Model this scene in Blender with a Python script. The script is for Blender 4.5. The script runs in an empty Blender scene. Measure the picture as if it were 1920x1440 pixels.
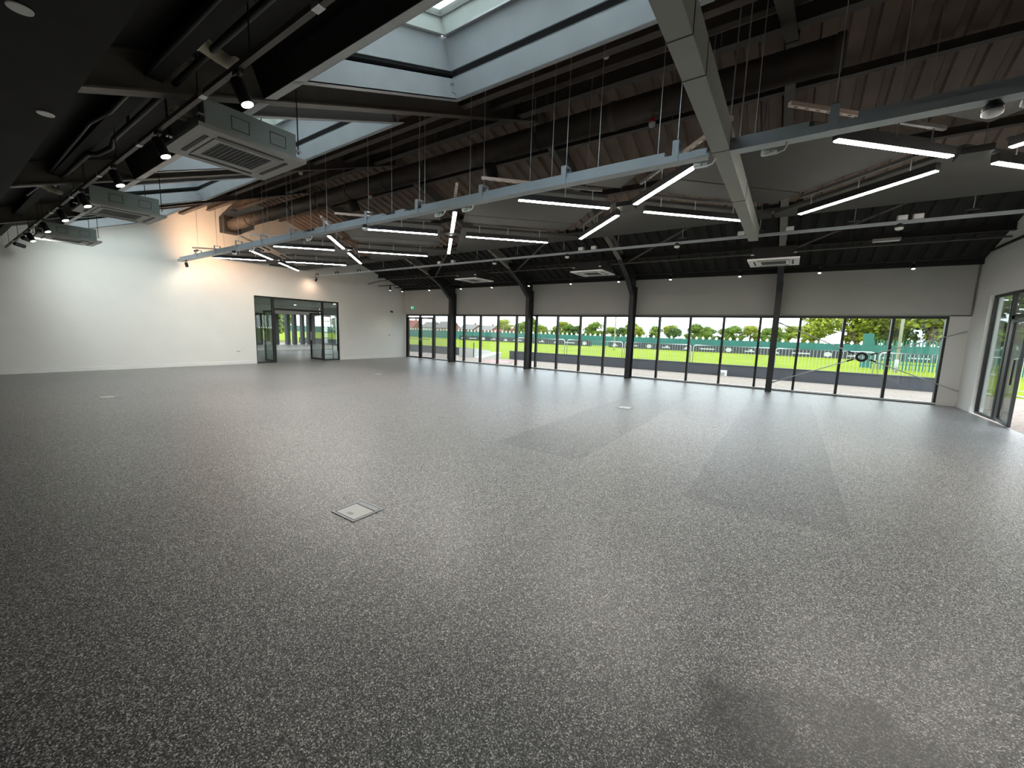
import bpy, bmesh, math, random
from mathutils import Vector, Matrix, noise

random.seed(7)
sc = bpy.context.scene
COL = sc.collection

# ------------------------------------------------------------------ camera
def camera_matrix(yaw, pitch, roll, loc):
    f = Vector((math.cos(pitch) * math.cos(yaw), math.cos(pitch) * math.sin(yaw), math.sin(pitch)))
    r = Vector((math.sin(yaw), -math.cos(yaw), 0))
    u = r.cross(f)
    r2 = math.cos(roll) * r + math.sin(roll) * u
    u2 = -math.sin(roll) * r + math.cos(roll) * u
    m = Matrix.Identity(4)
    for i in range(3):
        m[i][0], m[i][1], m[i][2], m[i][3] = r2[i], u2[i], -f[i], loc[i]
    return m

cd = bpy.data.cameras.new('camera')
cam = bpy.data.objects.new('camera', cd)
COL.objects.link(cam)
cd.sensor_width = 36.0
cd.lens = 752.53 / 1920 * 36
cd.clip_start, cd.clip_end = 0.05, 1000
cam.matrix_world = camera_matrix(math.radians(124.2945), math.radians(-7.4665), math.radians(1.7817), (0, 0, 1.6))
sc.camera = cam

# ------------------------------------------------------------------ world, exposure
SKY = 2.0
EXPO = 1.1
w = bpy.data.worlds.new('sky')
sc.world = w
w.use_nodes = True
nt = w.node_tree
nt.nodes.clear()
out = nt.nodes.new('ShaderNodeOutputWorld')
bg = nt.nodes.new('ShaderNodeBackground')
tc = nt.nodes.new('ShaderNodeTexCoord')
mp = nt.nodes.new('ShaderNodeMapping')
mp.inputs['Scale'].default_value = (1, 1, 2.6)
nz = nt.nodes.new('ShaderNodeTexNoise')
nz.inputs['Scale'].default_value = 2.4
nz.inputs['Detail'].default_value = 6
nz.inputs['Roughness'].default_value = 0.55
rp = nt.nodes.new('ShaderNodeValToRGB')
rp.color_ramp.elements[0].position = 0.40
rp.color_ramp.elements[0].color = (0.62, 0.78, 0.96, 1)
rp.color_ramp.elements[1].position = 0.58
rp.color_ramp.elements[1].color = (1.0, 1.0, 1.0, 1)
nt.links.new(tc.outputs['Generated'], mp.inputs['Vector'])
nt.links.new(mp.outputs['Vector'], nz.inputs['Vector'])
nt.links.new(nz.outputs['Fac'], rp.inputs['Fac'])
nt.links.new(rp.outputs['Color'], bg.inputs['Color'])
bg.inputs['Strength'].default_value = SKY
nt.links.new(bg.outputs['Background'], out.inputs['Surface'])

sc.view_settings.view_transform = 'Standard'
sc.view_settings.look = 'None'
sc.view_settings.gamma = 1
sc.view_settings.use_curve_mapping = False
sc.view_settings.exposure = EXPO
sc.cycles.max_bounces = 8
sc.cycles.diffuse_bounces = 5
sc.cycles.transparent_max_bounces = 24
sc.cycles.sample_clamp_indirect = 6
sc.cycles.use_denoising = True

# ------------------------------------------------------------------ materials
def new_mat(name):
    m = bpy.data.materials.new(name)
    m.use_nodes = True
    return m, m.node_tree, m.node_tree.nodes['Principled BSDF']

def mat(name, col, rough=0.6, metal=0.0, var=0.08, scale=6.0, bump=0.0, spec=0.5):
    m, t, b = new_mat(name)
    tc = t.nodes.new('ShaderNodeTexCoord')
    n = t.nodes.new('ShaderNodeTexNoise')
    n.inputs['Scale'].default_value = scale
    n.inputs['Detail'].default_value = 5
    t.links.new(tc.outputs['Object'], n.inputs['Vector'])
    r = t.nodes.new('ShaderNodeValToRGB')
    r.color_ramp.elements[0].position = 0.3
    r.color_ramp.elements[1].position = 0.7
    r.color_ramp.elements[0].color = (*[c * (1 - var) for c in col], 1)
    r.color_ramp.elements[1].color = (*[min(1, c * (1 + var)) for c in col], 1)
    t.links.new(n.outputs['Fac'], r.inputs['Fac'])
    t.links.new(r.outputs['Color'], b.inputs['Base Color'])
    b.inputs['Roughness'].default_value = rough
    b.inputs['Metallic'].default_value = metal
    b.inputs['Specular IOR Level'].default_value = spec
    if bump:
        bp = t.nodes.new('ShaderNodeBump')
        bp.inputs['Strength'].default_value = bump
        bp.inputs['Distance'].default_value = 0.02
        t.links.new(n.outputs['Fac'], bp.inputs['Height'])
        t.links.new(bp.outputs['Normal'], b.inputs['Normal'])
    return m

def emit(name, col, strength):
    m, t, b = new_mat(name)
    b.inputs['Base Color'].default_value = (*[0.85 * c for c in col], 1)
    b.inputs['Emission Color'].default_value = (*col, 1)
    b.inputs['Emission Strength'].default_value = strength
    return m

def glass(name, tint=(0.95, 0.98, 0.965), refl=0.05):
    m = bpy.data.materials.new(name)
    m.use_nodes = True
    t = m.node_tree
    t.nodes.clear()
    o = t.nodes.new('ShaderNodeOutputMaterial')
    tr = t.nodes.new('ShaderNodeBsdfTransparent')
    tr.inputs['Color'].default_value = (*tint, 1)
    gl = t.nodes.new('ShaderNodeBsdfGlossy')
    gl.inputs['Roughness'].default_value = 0.02
    lw = t.nodes.new('ShaderNodeFresnel')
    lw.inputs['IOR'].default_value = 1.45
    mul = t.nodes.new('ShaderNodeMath')
    mul.operation = 'MULTIPLY'
    mul.inputs[1].default_value = refl / 0.04
    cl = t.nodes.new('ShaderNodeMath')
    cl.operation = 'MINIMUM'
    cl.inputs[1].default_value = 0.6
    mx = t.nodes.new('ShaderNodeMixShader')
    t.links.new(lw.outputs['Fac'], mul.inputs[0])
    t.links.new(mul.outputs[0], cl.inputs[0])
    t.links.new(cl.outputs[0], mx.inputs['Fac'])
    t.links.new(tr.outputs[0], mx.inputs[1])
    t.links.new(gl.outputs[0], mx.inputs[2])
    t.links.new(mx.outputs[0], o.inputs['Surface'])
    return m

def floor_mat():
    m, t, b = new_mat('speckled_floor')
    N, L = t.nodes.new, t.links.new
    tc = N('ShaderNodeTexCoord')
    v = N('ShaderNodeTexVoronoi'); v.inputs['Scale'].default_value = 210
    L(tc.outputs['Object'], v.inputs['Vector'])
    sep = N('ShaderNodeSeparateColor'); L(v.outputs['Color'], sep.inputs['Color'])
    r = N('ShaderNodeValToRGB'); r.color_ramp.interpolation = 'CONSTANT'
    e = r.color_ramp.elements
    e[0].position = 0; e[0].color = (0.046, 0.047, 0.049, 1)
    e[1].position = 0.34; e[1].color = (0.115, 0.114, 0.113, 1)
    for p, c in ((0.55, (0.215, 0.213, 0.21)), (0.76, (0.41, 0.405, 0.40)), (0.91, (0.80, 0.79, 0.78))):
        k = e.new(p); k.color = (*c, 1)
    L(sep.outputs['Red'], r.inputs['Fac'])
    # darker patch near the camera and broad tone variation, both with ragged noise outlines
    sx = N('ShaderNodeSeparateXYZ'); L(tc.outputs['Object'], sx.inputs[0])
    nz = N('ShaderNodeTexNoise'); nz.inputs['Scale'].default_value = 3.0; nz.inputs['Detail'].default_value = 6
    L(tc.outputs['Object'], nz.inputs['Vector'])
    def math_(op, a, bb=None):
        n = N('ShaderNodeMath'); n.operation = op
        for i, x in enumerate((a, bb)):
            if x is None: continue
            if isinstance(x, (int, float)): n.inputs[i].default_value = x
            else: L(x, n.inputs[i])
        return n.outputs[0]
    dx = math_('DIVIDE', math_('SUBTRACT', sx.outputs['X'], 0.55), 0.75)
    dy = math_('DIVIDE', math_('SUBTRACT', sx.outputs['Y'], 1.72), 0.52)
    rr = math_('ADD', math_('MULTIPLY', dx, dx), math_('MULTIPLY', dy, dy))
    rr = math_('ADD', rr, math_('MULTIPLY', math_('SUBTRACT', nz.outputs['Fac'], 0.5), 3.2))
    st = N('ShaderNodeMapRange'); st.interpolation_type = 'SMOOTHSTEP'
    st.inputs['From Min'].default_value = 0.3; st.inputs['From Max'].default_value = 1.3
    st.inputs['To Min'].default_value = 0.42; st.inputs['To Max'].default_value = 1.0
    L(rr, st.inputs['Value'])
    at = N('ShaderNodeAttribute'); at.attribute_type = 'OBJECT'; at.attribute_name = 'tone'
    n2 = N('ShaderNodeTexNoise'); n2.inputs['Scale'].default_value = 0.35; n2.inputs['Detail'].default_value = 3
    L(tc.outputs['Object'], n2.inputs['Vector'])
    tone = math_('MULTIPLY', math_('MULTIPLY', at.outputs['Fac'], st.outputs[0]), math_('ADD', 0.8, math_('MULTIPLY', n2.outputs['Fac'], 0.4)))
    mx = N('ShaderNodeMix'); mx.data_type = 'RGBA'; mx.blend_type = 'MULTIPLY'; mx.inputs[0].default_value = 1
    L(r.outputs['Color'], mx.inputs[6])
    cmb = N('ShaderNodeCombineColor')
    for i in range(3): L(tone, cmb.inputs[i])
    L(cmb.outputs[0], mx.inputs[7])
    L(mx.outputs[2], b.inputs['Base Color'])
    b.inputs['Roughness'].default_value = 0.38
    b.inputs['Specular IOR Level'].default_value = 0.5
    bp = N('ShaderNodeBump'); bp.inputs['Strength'].default_value = 0.12; bp.inputs['Distance'].default_value = 0.003
    L(sep.outputs['Green'], bp.inputs['Height']); L(bp.outputs['Normal'], b.inputs['Normal'])
    return m

def grass_mat():
    m, t, b = new_mat('field_grass')
    N, L = t.nodes.new, t.links.new
    tc = N('ShaderNodeTexCoord')
    n = N('ShaderNodeTexNoise'); n.inputs['Scale'].default_value = 0.25; n.inputs['Detail'].default_value = 8
    L(tc.outputs['Object'], n.inputs['Vector'])
    r = N('ShaderNodeValToRGB')
    r.color_ramp.elements[0].position = 0.3; r.color_ramp.elements[0].color = (0.16, 0.215, 0.006, 1)
    r.color_ramp.elements[1].position = 0.7; r.color_ramp.elements[1].color = (0.225, 0.275, 0.010, 1)
    L(n.outputs['Fac'], r.inputs['Fac']); L(r.outputs['Color'], b.inputs['Base Color'])
    b.inputs['Roughness'].default_value = 0.9
    b.inputs['Specular IOR Level'].default_value = 0.1
    return m

M = {}
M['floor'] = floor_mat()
M['white_wall'] = mat('white_wall_paint', (0.80, 0.80, 0.77), 0.75, var=0.02, scale=1.5)
M['grey_wall'] = mat('grey_band_paint', (0.46, 0.455, 0.43), 0.8, var=0.04, scale=1.5)
M['skirting'] = mat('white_skirting', (0.82, 0.82, 0.80), 0.5, var=0.02)
M['black_ceiling'] = mat('black_ceiling_surface', (0.016, 0.015, 0.014), 0.85, var=0.25, scale=3)
M['deck'] = mat('dark_roof_deck', (0.28, 0.205, 0.16), 0.55, var=0.15, scale=2.5)
M['steel_dark'] = mat('dark_painted_steel', (0.11, 0.095, 0.083), 0.55, var=0.15, scale=4)
M['rafter'] = mat('olive_grey_rafter_paint', (0.20, 0.185, 0.165), 0.55, var=0.12, scale=4)
M['column'] = mat('black_column_steel', (0.026, 0.028, 0.030), 0.45, var=0.15, scale=3)
M['bluegrey'] = mat('blue_grey_steel', (0.36, 0.378, 0.395), 0.45, var=0.06, scale=3)
M['rail'] = mat('grey_rail_steel', (0.33, 0.36, 0.385), 0.4, var=0.06, scale=5)
M['beam'] = mat('grey_green_beam', (0.27, 0.275, 0.255), 0.6, var=0.05, scale=2)
M['raft'] = mat('charcoal_acoustic_panel', (0.052, 0.051, 0.046), 0.9, var=0.08, scale=1.2)
M['black'] = mat('black_powder_coat', (0.012, 0.012, 0.013), 0.45, var=0.2)
M['frame'] = mat('black_window_frame', (0.020, 0.020, 0.021), 0.4, var=0.2)
M['galv'] = mat('galvanised_steel', (0.55, 0.56, 0.57), 0.35, 0.6, var=0.1, scale=20)
M['duct'] = mat('dark_spiral_duct', (0.095, 0.075, 0.062), 0.5, 0.2, var=0.12, scale=4)
M['white_plastic'] = mat('white_plastic', (0.80, 0.80, 0.78), 0.4, var=0.03)
M['cassette'] = mat('cassette_fascia', (0.36, 0.355, 0.335), 0.5, var=0.03)
M['cassette_body'] = mat('cassette_casing', (0.33, 0.37, 0.36), 0.5, 0.2, var=0.05)
M['grille'] = mat('dark_grille', (0.03, 0.03, 0.03), 0.6, var=0.2)
M['upstand'] = mat('pale_grey_green_upstand', (0.55, 0.58, 0.54), 0.6, var=0.04)
M['cream'] = mat('cream_pipe_insulation', (0.62, 0.58, 0.44), 0.7, var=0.08)
M['red'] = mat('red_plastic', (0.6, 0.03, 0.04), 0.4, var=0.1)
M['strut'] = mat('dark_support_channel', (0.16, 0.15, 0.145), 0.5, 0.3, var=0.1)
M['lid'] = mat('floor_box_lid', (0.60, 0.61, 0.60), 0.5, 0.1, var=0.05)
M['warm_lit_steel'] = mat('warm_lit_slotted_steel', (0.60, 0.47, 0.40), 0.45, 0.3, var=0.1, scale=10)  # orange light falling on the slotted channels is put into this colour
M['led'] = emit('led_diffuser', (1.0, 0.95, 0.87), 45.0)
M['lamp'] = emit('spot_lamp_lens', (1.0, 0.92, 0.78), 9.0)
M['lamp_cool'] = emit('downlight_lens', (0.95, 1.0, 0.98), 1.0)
M['sign_green'] = emit('exit_sign_green', (0.01, 0.40, 0.18), 0.22)
M['sign_white'] = emit('exit_sign_white', (0.9, 1.0, 0.95), 0.35)
M['glass'] = glass('window_glass')
M['roofglass'] = glass('roof_window_glass', (0.92, 0.97, 0.95), 0.06)
M['screenglass'] = glass('screen_glass', (0.84, 0.89, 0.87), 0.07)
M['tape'] = mat('frosted_manifestation', (0.75, 0.8, 0.78), 0.6)
M['grass'] = grass_mat()
M['gravel'] = mat('pale_pink_gravel', (0.27, 0.22, 0.185), 0.95, var=0.22, scale=9, bump=0.5)
M['lowwall'] = mat('dark_grey_low_wall', (0.058, 0.060, 0.072), 0.8, var=0.06, scale=2)
M['concrete'] = mat('white_concrete', (0.50, 0.49, 0.47), 0.8, var=0.05)
M['banner'] = mat('dark_banner', (0.035, 0.038, 0.045), 0.7, var=0.1)
M['print'] = mat('white_print', (0.45, 0.45, 0.45), 0.7, var=0.02)
M['greenfence'] = mat('green_fence_paint', (0.022, 0.14, 0.115), 0.6, var=0.15, scale=1)
M['lobby_dark'] = mat('dark_lobby_cladding', (0.07, 0.08, 0.08), 0.7, var=0.1)
M['brick'] = mat('orange_brick', (0.24, 0.11, 0.07), 0.9, var=0.15, scale=2)
M['tile'] = mat('grey_roof_tile', (0.20, 0.185, 0.18), 0.9, var=0.15, scale=2)
M['redtile'] = mat('red_roof_tile', (0.27, 0.085, 0.065), 0.9, var=0.15, scale=2)
M['housewhite'] = mat('pale_render', (0.36, 0.35, 0.32), 0.9, var=0.05)
M['bark'] = mat('bark', (0.12, 0.09, 0.06), 0.95, var=0.25, scale=5)
M['leafA'] = mat('mid_green_leaves', (0.15, 0.22, 0.035), 0.8, var=0.45, scale=0.9, spec=0.2)
M['leafB'] = mat('yellow_green_leaves', (0.29, 0.32, 0.045), 0.8, var=0.40, scale=0.8, spec=0.2)
M['leafC'] = mat('dark_green_leaves', (0.095, 0.15, 0.045), 0.8, var=0.45, scale=0.9, spec=0.2)

# ------------------------------------------------------------------ mesh helpers
class MB:
    def __init__(s): s.v, s.f = [], []
    def add(s, vs, fs):
        o = len(s.v); s.v += [tuple(v) for v in vs]; s.f += [tuple(i + o for i in f) for f in fs]; return s
    def box(s, x0, x1, y0, y1, z0, z1):
        return s.add([(x0,y0,z0),(x1,y0,z0),(x1,y1,z0),(x0,y1,z0),(x0,y0,z1),(x1,y0,z1),(x1,y1,z1),(x0,y1,z1)],
                     [(0,3,2,1),(4,5,6,7),(0,1,5,4),(1,2,6,5),(2,3,7,6),(3,0,4,7)])
    def prism(s, poly, axis, a, b):
        """poly: 2D outline, extruded along axis from a to b. axis x: poly=(y,z); y: (x,z); z: (x,y)"""
        n = len(poly)
        def P(p, t): return {'x': (t, p[0], p[1]), 'y': (p[0], t, p[1]), 'z': (p[0], p[1], t)}[axis]
        vs = [P(p, a) for p in poly] + [P(p, b) for p in poly]
        fs = [tuple(range(n))[::-1], tuple(range(n, 2 * n))] + [(i, (i + 1) % n, n + (i + 1) % n, n + i) for i in range(n)]
        return s.add(vs, fs)
    def bar(s, p, q, w, h, up=(0, 0, 1)):
        p, q = Vector(p), Vector(q); d = (q - p).normalized(); u = Vector(up)
        r = d.cross(u)
        if r.length < 1e-4: r = d.cross(Vector((0, 1, 0)))
        r.normalize(); u = r.cross(d)
        vs = []
        for c in (p, q):
            for a, b in ((-1, -1), (1, -1), (1, 1), (-1, 1)): vs.append(c + r * a * w / 2 + u * b * h / 2)
        return s.add(vs, [(0,1,2,3),(7,6,5,4),(0,4,5,1),(1,5,6,2),(2,6,7,3),(3,7,4,0)])
    def tube(s, pts, r, n=8, caps=True):
        pts = [Vector(p) for p in pts]; rings = []; o = len(s.v)
        rs = r if isinstance(r, (list, tuple)) else [r] * len(pts)
        ref = None
        for i, p in enumerate(pts):
            d = (pts[min(i + 1, len(pts) - 1)] - pts[max(i - 1, 0)]).normalized()
            if ref is None:
                ref = d.cross(Vector((0, 0, 1)))
                if ref.length < 1e-3: ref = d.cross(Vector((0, 1, 0)))
                ref.normalize()
            a = (ref - d * ref.dot(d)).normalized(); b = d.cross(a)
            for k in range(n):
                t = 2 * math.pi * k / n
                s.v.append(tuple(p + (a * math.cos(t) + b * math.sin(t)) * rs[i]))
        for i in range(len(pts) - 1):
            for k in range(n):
                k2 = (k + 1) % n
                s.f.append((o + i*n + k, o + i*n + k2, o + (i+1)*n + k2, o + (i+1)*n + k))
        if caps:
            s.f.append(tuple(o + k for k in range(n))[::-1]); s.f.append(tuple(o + (len(pts)-1)*n + k for k in range(n)))
        return s
    def lathe(s, c, prof, n=20, axis=(0, 0, 1)):
        ax = Vector(axis).normalized()
        return s.tube([Vector(c) + ax * h for h, _ in prof], [max(r, 1e-4) for _, r in prof], n)
    def ring(s, c, R, r, n=24, m=8, normal='y'):
        o = len(s.v)
        for i in range(n):
            t = 2*math.pi*i/n
            for k in range(m):
                p = 2*math.pi*k/m; rr = R + r*math.cos(p)
                a, b, h = rr*math.cos(t), rr*math.sin(t), r*math.sin(p)
                s.v.append((c[0]+a, c[1]+h, c[2]+b) if normal == 'y' else (c[0]+a, c[1]+b, c[2]+h))
        for i in range(n):
            for k in range(m):
                s.f.append((o+i*m+k, o+((i+1)%n)*m+k, o+((i+1)%n)*m+(k+1)%m, o+i*m+(k+1)%m))
        return s
    def mesh(s, name):
        me = bpy.data.meshes.new(name); me.from_pydata(s.v, [], s.f)
        bm = bmesh.new(); bm.from_mesh(me); bmesh.ops.recalc_face_normals(bm, faces=bm.faces); bm.to_mesh(me); bm.free()
        return me

def link(name, data, parent=None, loc=None):
    o = bpy.data.objects.new(name, data); COL.objects.link(o)
    if parent is not None: o.parent = parent
    if loc is not None: o.location = loc
    return o
def build(name, mb, m, parent=None, loc=None, smooth=False, bevel=0.0):
    me = mb.mesh(name) if isinstance(mb, MB) else mb
    if not me.materials: me.materials.append(M[m] if isinstance(m, str) else m)
    if smooth:
        for p in me.polygons: p.use_smooth = len(p.vertices) == 4
    o = link(name, me, parent, loc)
    if bevel:
        b = o.modifiers.new('edge', 'BEVEL'); b.width = bevel; b.segments = 2; b.limit_method = 'ANGLE'
    return o
def empty(name, loc=(0, 0, 0), rz=0):
    o = link(name, None, None, loc); o.rotation_euler = (0, 0, rz); o.empty_display_size = 0.1
    return o
def tag(o, label, cat, group=None, kind=None):
    o['label'] = label; o['category'] = cat
    if group: o['group'] = group
    if kind: o['kind'] = kind
    return o
def struct(o, label, cat=None):
    o['kind'] = 'structure'; o['label'] = label
    if cat: o['category'] = cat
    return o
def copy_tree(o, parent=None, loc=None):
    c = o.copy(); COL.objects.link(c); c.parent = parent
    if loc is not None: c.location = loc
    for ch in list(o.children): copy_tree(ch, c)
    return c

# ------------------------------------------------------------------ main dimensions
XE, XR, YW, YB = -17.6, 3.75, 15.15, -7.0       # end wall, right wall, window wall, back wall
RIDGE = 7.6
FRAMES = [-13.75, -9.30, -4.85, -0.40]
def zl(y): return 3.07 + 0.377 * y               # underside of rafters, camera side slope
def zld(y): return 3.395 + 0.377 * y             # deck, camera side
def zr(y): return 3.49 + 0.347 * (14.72 - y)     # underside of rafters, window side slope
def zrd(y): return 3.79 + 0.347 * (14.72 - y)    # deck, window side

# ------------------------------------------------------------------ floor
fl = build('floor', MB().box(XE - 10, XR, YB, YW, -0.16, -0.012), 'lowwall')
struct(fl, 'dark grey speckled floor covering the whole hall')
xs = [XE - 8.6, XE - 3.2, XE]
x = -15.3
while x < 3.4:
    xs.append(x); x += 1.32
xs.append(XR)
# sheets laid side by side, cross joints where the photo shows them
tones = {}
def sheet(x0, x1, y0, y1, tone):
    g = 0.0006
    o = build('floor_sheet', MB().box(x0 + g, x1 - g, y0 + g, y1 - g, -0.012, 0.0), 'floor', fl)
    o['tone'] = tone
rt = random.Random(3)
main = [XE] + [-15.30 + 1.325 * i for i in range(15)] + [XR]
for i in range(len(main) - 1):
    x0, x1 = main[i], main[i + 1]
    mid = (x0 + x1) / 2
    if x1 - x0 < 0.05: continue
    cuts = [YB, 4.58 if mid < -0.75 else 4.18, 12.3, YW]
    if mid > 0.65: cuts = [YB, 6.88, YW]
    for k in range(1, len(cuts) - 1):
        t = 1.0 + rt.uniform(-0.06, 0.06)
        if k == 1 and -3.6 < mid < 0.5: t = 0.80 if int(round((mid + 4.0) / 1.325)) % 2 else 1.02
        sheet(x0, x1, cuts[k], cuts[k + 1], t)
sheet(XE - 8.6, XE, 4.0, YW, 0.9)
sheet(XE, XR, YB, 4.18, 1.0)
sheet(XE, -0.725, 4.18, 4.58, 1.0)
sheet(0.6, XR, 4.18, 6.88, 1.0)

# ------------------------------------------------------------------ walls
gable = [(YB, 0), (YW, 0), (YW, zrd(YW) + 0.1), (RIDGE, zrd(RIDGE) + 0.1), (YB, zld(0.7) + 0.05)]
def wall_with_opening(name, x0, x1, oy0, oy1, oz, label):
    mb = MB()
    top = lambda y: (zrd(y) if y > RIDGE else zld(max(y, 0.7))) + 0.1
    mb.prism([(YB, 0), (oy0, 0), (oy0, oz), (oy0, top(oy0)), (0.7, top(0.7)), (YB, top(0.7))] if oy0 <= RIDGE else
             [(YB, 0), (oy0, 0), (oy0, oz), (oy0, top(oy0)), (RIDGE, top(RIDGE)), (0.7, top(0.7)), (YB, top(0.7))], 'x', x0, x1)
    mid = [(oy0, oz), (oy1, oz), (oy1, top(oy1))] + ([(RIDGE, top(RIDGE))] if oy0 < RIDGE < oy1 else []) + [(oy0, top(oy0))]
    mb.prism(mid, 'x', x0, x1)
    mb.prism([(oy1, 0), (YW + 0.2, 0), (YW + 0.2, top(YW + 0.2)), (oy1, top(oy1))], 'x', x0, x1)
    return struct(build(name, mb, 'white_wall'), label)
wall_with_opening('wall_end', XE - 0.2, XE, 7.52, 11.19, 2.70, 'tall white gable end wall with a glazed doorway')
wall_with_opening('wall_right', XR, XR + 0.22, 8.2, 14.15, 2.77, 'white side wall with tall glazed opening')
struct(build('wall_back', MB().box(XE - 0.2, XR + 0.2, YB - 0.2, YB, 0, 3.8), 'white_wall'), 'white wall behind the viewpoint')
# grey band above the windows, and the white piers at its ends
struct(build('wall_window', MB().box(XE, XR, YW - 0.02, YW + 0.22, 2.34, zrd(YW) + 0.05), 'grey_wall'), 'grey wall band above the long row of windows')
struct(build('trim_1', MB().box(XE + 0.12, XR - 0.06, YW - 0.17, YW - 0.02, 2.37, 3.62), 'grey_wall', bevel=0.004), 'boxed grey bulkhead running above the windows')
struct(build('trim_2', MB().box(3.37, XR, YW - 0.02, YW + 0.2, 0, 2.36), 'white_wall'), 'narrow white pier beside the last window')
struct(build('trim_3', MB().box(XE, -17.53, YW - 0.02, YW + 0.2, 0, 2.36), 'white_wall'), 'narrow white pier beside the double doors')
# skirtings
def skirt(name, x0, x1, y0, y1, label):
    struct(build(name, MB().box(x0, x1, y0, y1, 0, 0.125), 'skirting', bevel=0.006), label)
struct(build('trim_5', MB().box(XE, XR, YW - 0.26, YW - 0.15, 3.60, 3.80), 'black_ceiling'), 'black closing strip between grey bulkhead and roof')
skirt('baseboard_end', XE, XE + 0.02, YB, 7.50, 'white skirting board along end wall')
skirt('baseboard_corner', XE, XE + 0.02, 11.21, YW - 0.02, 'white skirting between glazed doorway and window corner')
skirt('baseboard_right', XR - 0.02, XR, 14.16, YW - 0.02, 'white skirting at the foot of side wall')
skirt('baseboard_pier', 3.38, XR - 0.02, YW - 0.04, YW - 0.02, 'white skirting under the last window pier')

# ------------------------------------------------------------------ roof
def deck(name, y0, z0, y1, z1, label, m='deck'):
    mb = MB(); th = 0.05
    d = Vector((0, y1 - y0, z1 - z0)); n = Vector((0, -(z1 - z0), y1 - y0)).normalized()
    if n.z < 0: n = -n
    xs_, hs = [], []
    x = XE - 0.1; p = 0.333
    while x < XR + 0.2:
        for dx, h in ((0, 0), (0.19, 0), (0.215, 0.055), (0.305, 0.055)): xs_.append(x + dx); hs.append(h)
        x += p
    a, b = Vector((0, y0, z0)), Vector((0, y1, z1))
    top = 0.09
    vs = []
    for xx, h in zip(xs_, hs):
        vs += [Vector((xx, a.y, a.z)) + n * h, Vector((xx, b.y, b.z)) + n * h, Vector((xx, a.y, a.z)) + n * top, Vector((xx, b.y, b.z)) + n * top]
    fs = []
    for i in range(len(xs_) - 1):
        o = 4 * i
        fs += [(o, o + 4, o + 5, o + 1), (o + 2, o + 3, o + 7, o + 6), (o, o + 2, o + 6, o + 4), (o + 1, o + 5, o + 7, o + 3)]
    fs += [(0, 1, 3, 2), (4*len(xs_)-4, 4*len(xs_)-2, 4*len(xs_)-1, 4*len(xs_)-3)]
    mb.add(vs, fs)
    return struct(build(name, mb, m), label)
deck('ceiling', RIDGE, zrd(RIDGE), 11.8, zrd(11.8), 'dark brown ribbed metal roof deck over the window side')
deck('ceiling_eaves', 11.8, zrd(11.8), YW + 0.25, zrd(YW + 0.25), 'black ribbed deck above the windows', 'black_ceiling')  # eaves end of the deck is coloured black
SKX = [(-4.12, -1.0), (-8.60, -5.42), (-13.05, -9.87), (-17.35, -14.30)]   # skylight openings along X
SY0, SY1 = 2.34, 4.46
def deck_piece(y0, y1, x0=None, x1=None, name='ceiling_slope', label=''):
    pass
# camera side slope: built around the skylight openings
def slope_box(mb, x0, x1, y0, y1):
    mb.prism([(y0, zld(y0)), (y1, zld(y1)), (y1, zld(y1) + 0.12), (y0, zld(y0) + 0.12)], 'x', x0, x1)
mb = MB()
slope_box(mb, XE - 0.1, XR + 0.2, 0.6, 2.05)
prev = XE - 0.1
for x0, x1 in sorted(SKX):
    slope_box(mb, prev, x0 - 0.05, 2.05, 4.5); prev = x1 + 0.05
slope_box(mb, prev, XR + 0.2, 2.05, 4.5)
struct(build('ceiling_camera_slope', mb, 'black_ceiling'), 'black roof lining around the skylights')
deck('ceiling_upper_slope', 4.5, zld(4.5), RIDGE, zld(RIDGE), 'dark ribbed roof deck between skylights and ridge')
struct(build('ceiling_low', MB().box(XE, XR, YB, 0.73, 3.10, 3.75), 'black_ceiling'), 'low flat black ceiling beside the hall')
struct(build('trim_4', MB().box(XE, XR, RIDGE - 0.09, RIDGE + 0.09, zrd(RIDGE) - 0.03, zrd(RIDGE) + 0.1), 'deck'), 'dark ridge capping under the roof peak')

# purlins
def purlin(y, z, label, w_=0.06, h=0.15, m='steel_dark'):
    mb = MB()
    mb.box(XE, XR, y - w_, y + w_, z, z + 0.014).box(XE, XR, y - 0.006, y + 0.006, z + 0.014, z + h - 0.002)
    o = build('purlin', mb, m); tag(o, label, 'purlin', 'roof purlins', 'structure')
purlin(8.62, zrd(8.62) - 0.17, 'dark roof purlin just below the ridge, window side')
purlin(10.3, zrd(10.3) - 0.17, 'dark roof purlin above the far edge of acoustic panels')
purlin(11.9, zrd(11.9) - 0.17, 'dark roof purlin above the white ceiling cassettes', m='black_ceiling')
purlin(13.4, zrd(13.4) - 0.17, 'dark roof purlin nearest the window wall', m='black_ceiling')
purlin(5.35, zld(5.35) - 0.20, 'dark roof purlin beside the skylight frames', h=0.2)
purlin(6.15, zld(6.15) - 0.18, 'dark roof purlin midway between skylights and ridge', h=0.18)
purlin(6.96, zl(6.96) + 0.05, 'deep dark roof purlin beside the ridge and duct', 0.08, 0.25)
purlin(1.35, zld(1.35) - 0.2, 'black roof purlin above the left track lights', 0.06, 0.2, 'black_ceiling')

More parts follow.
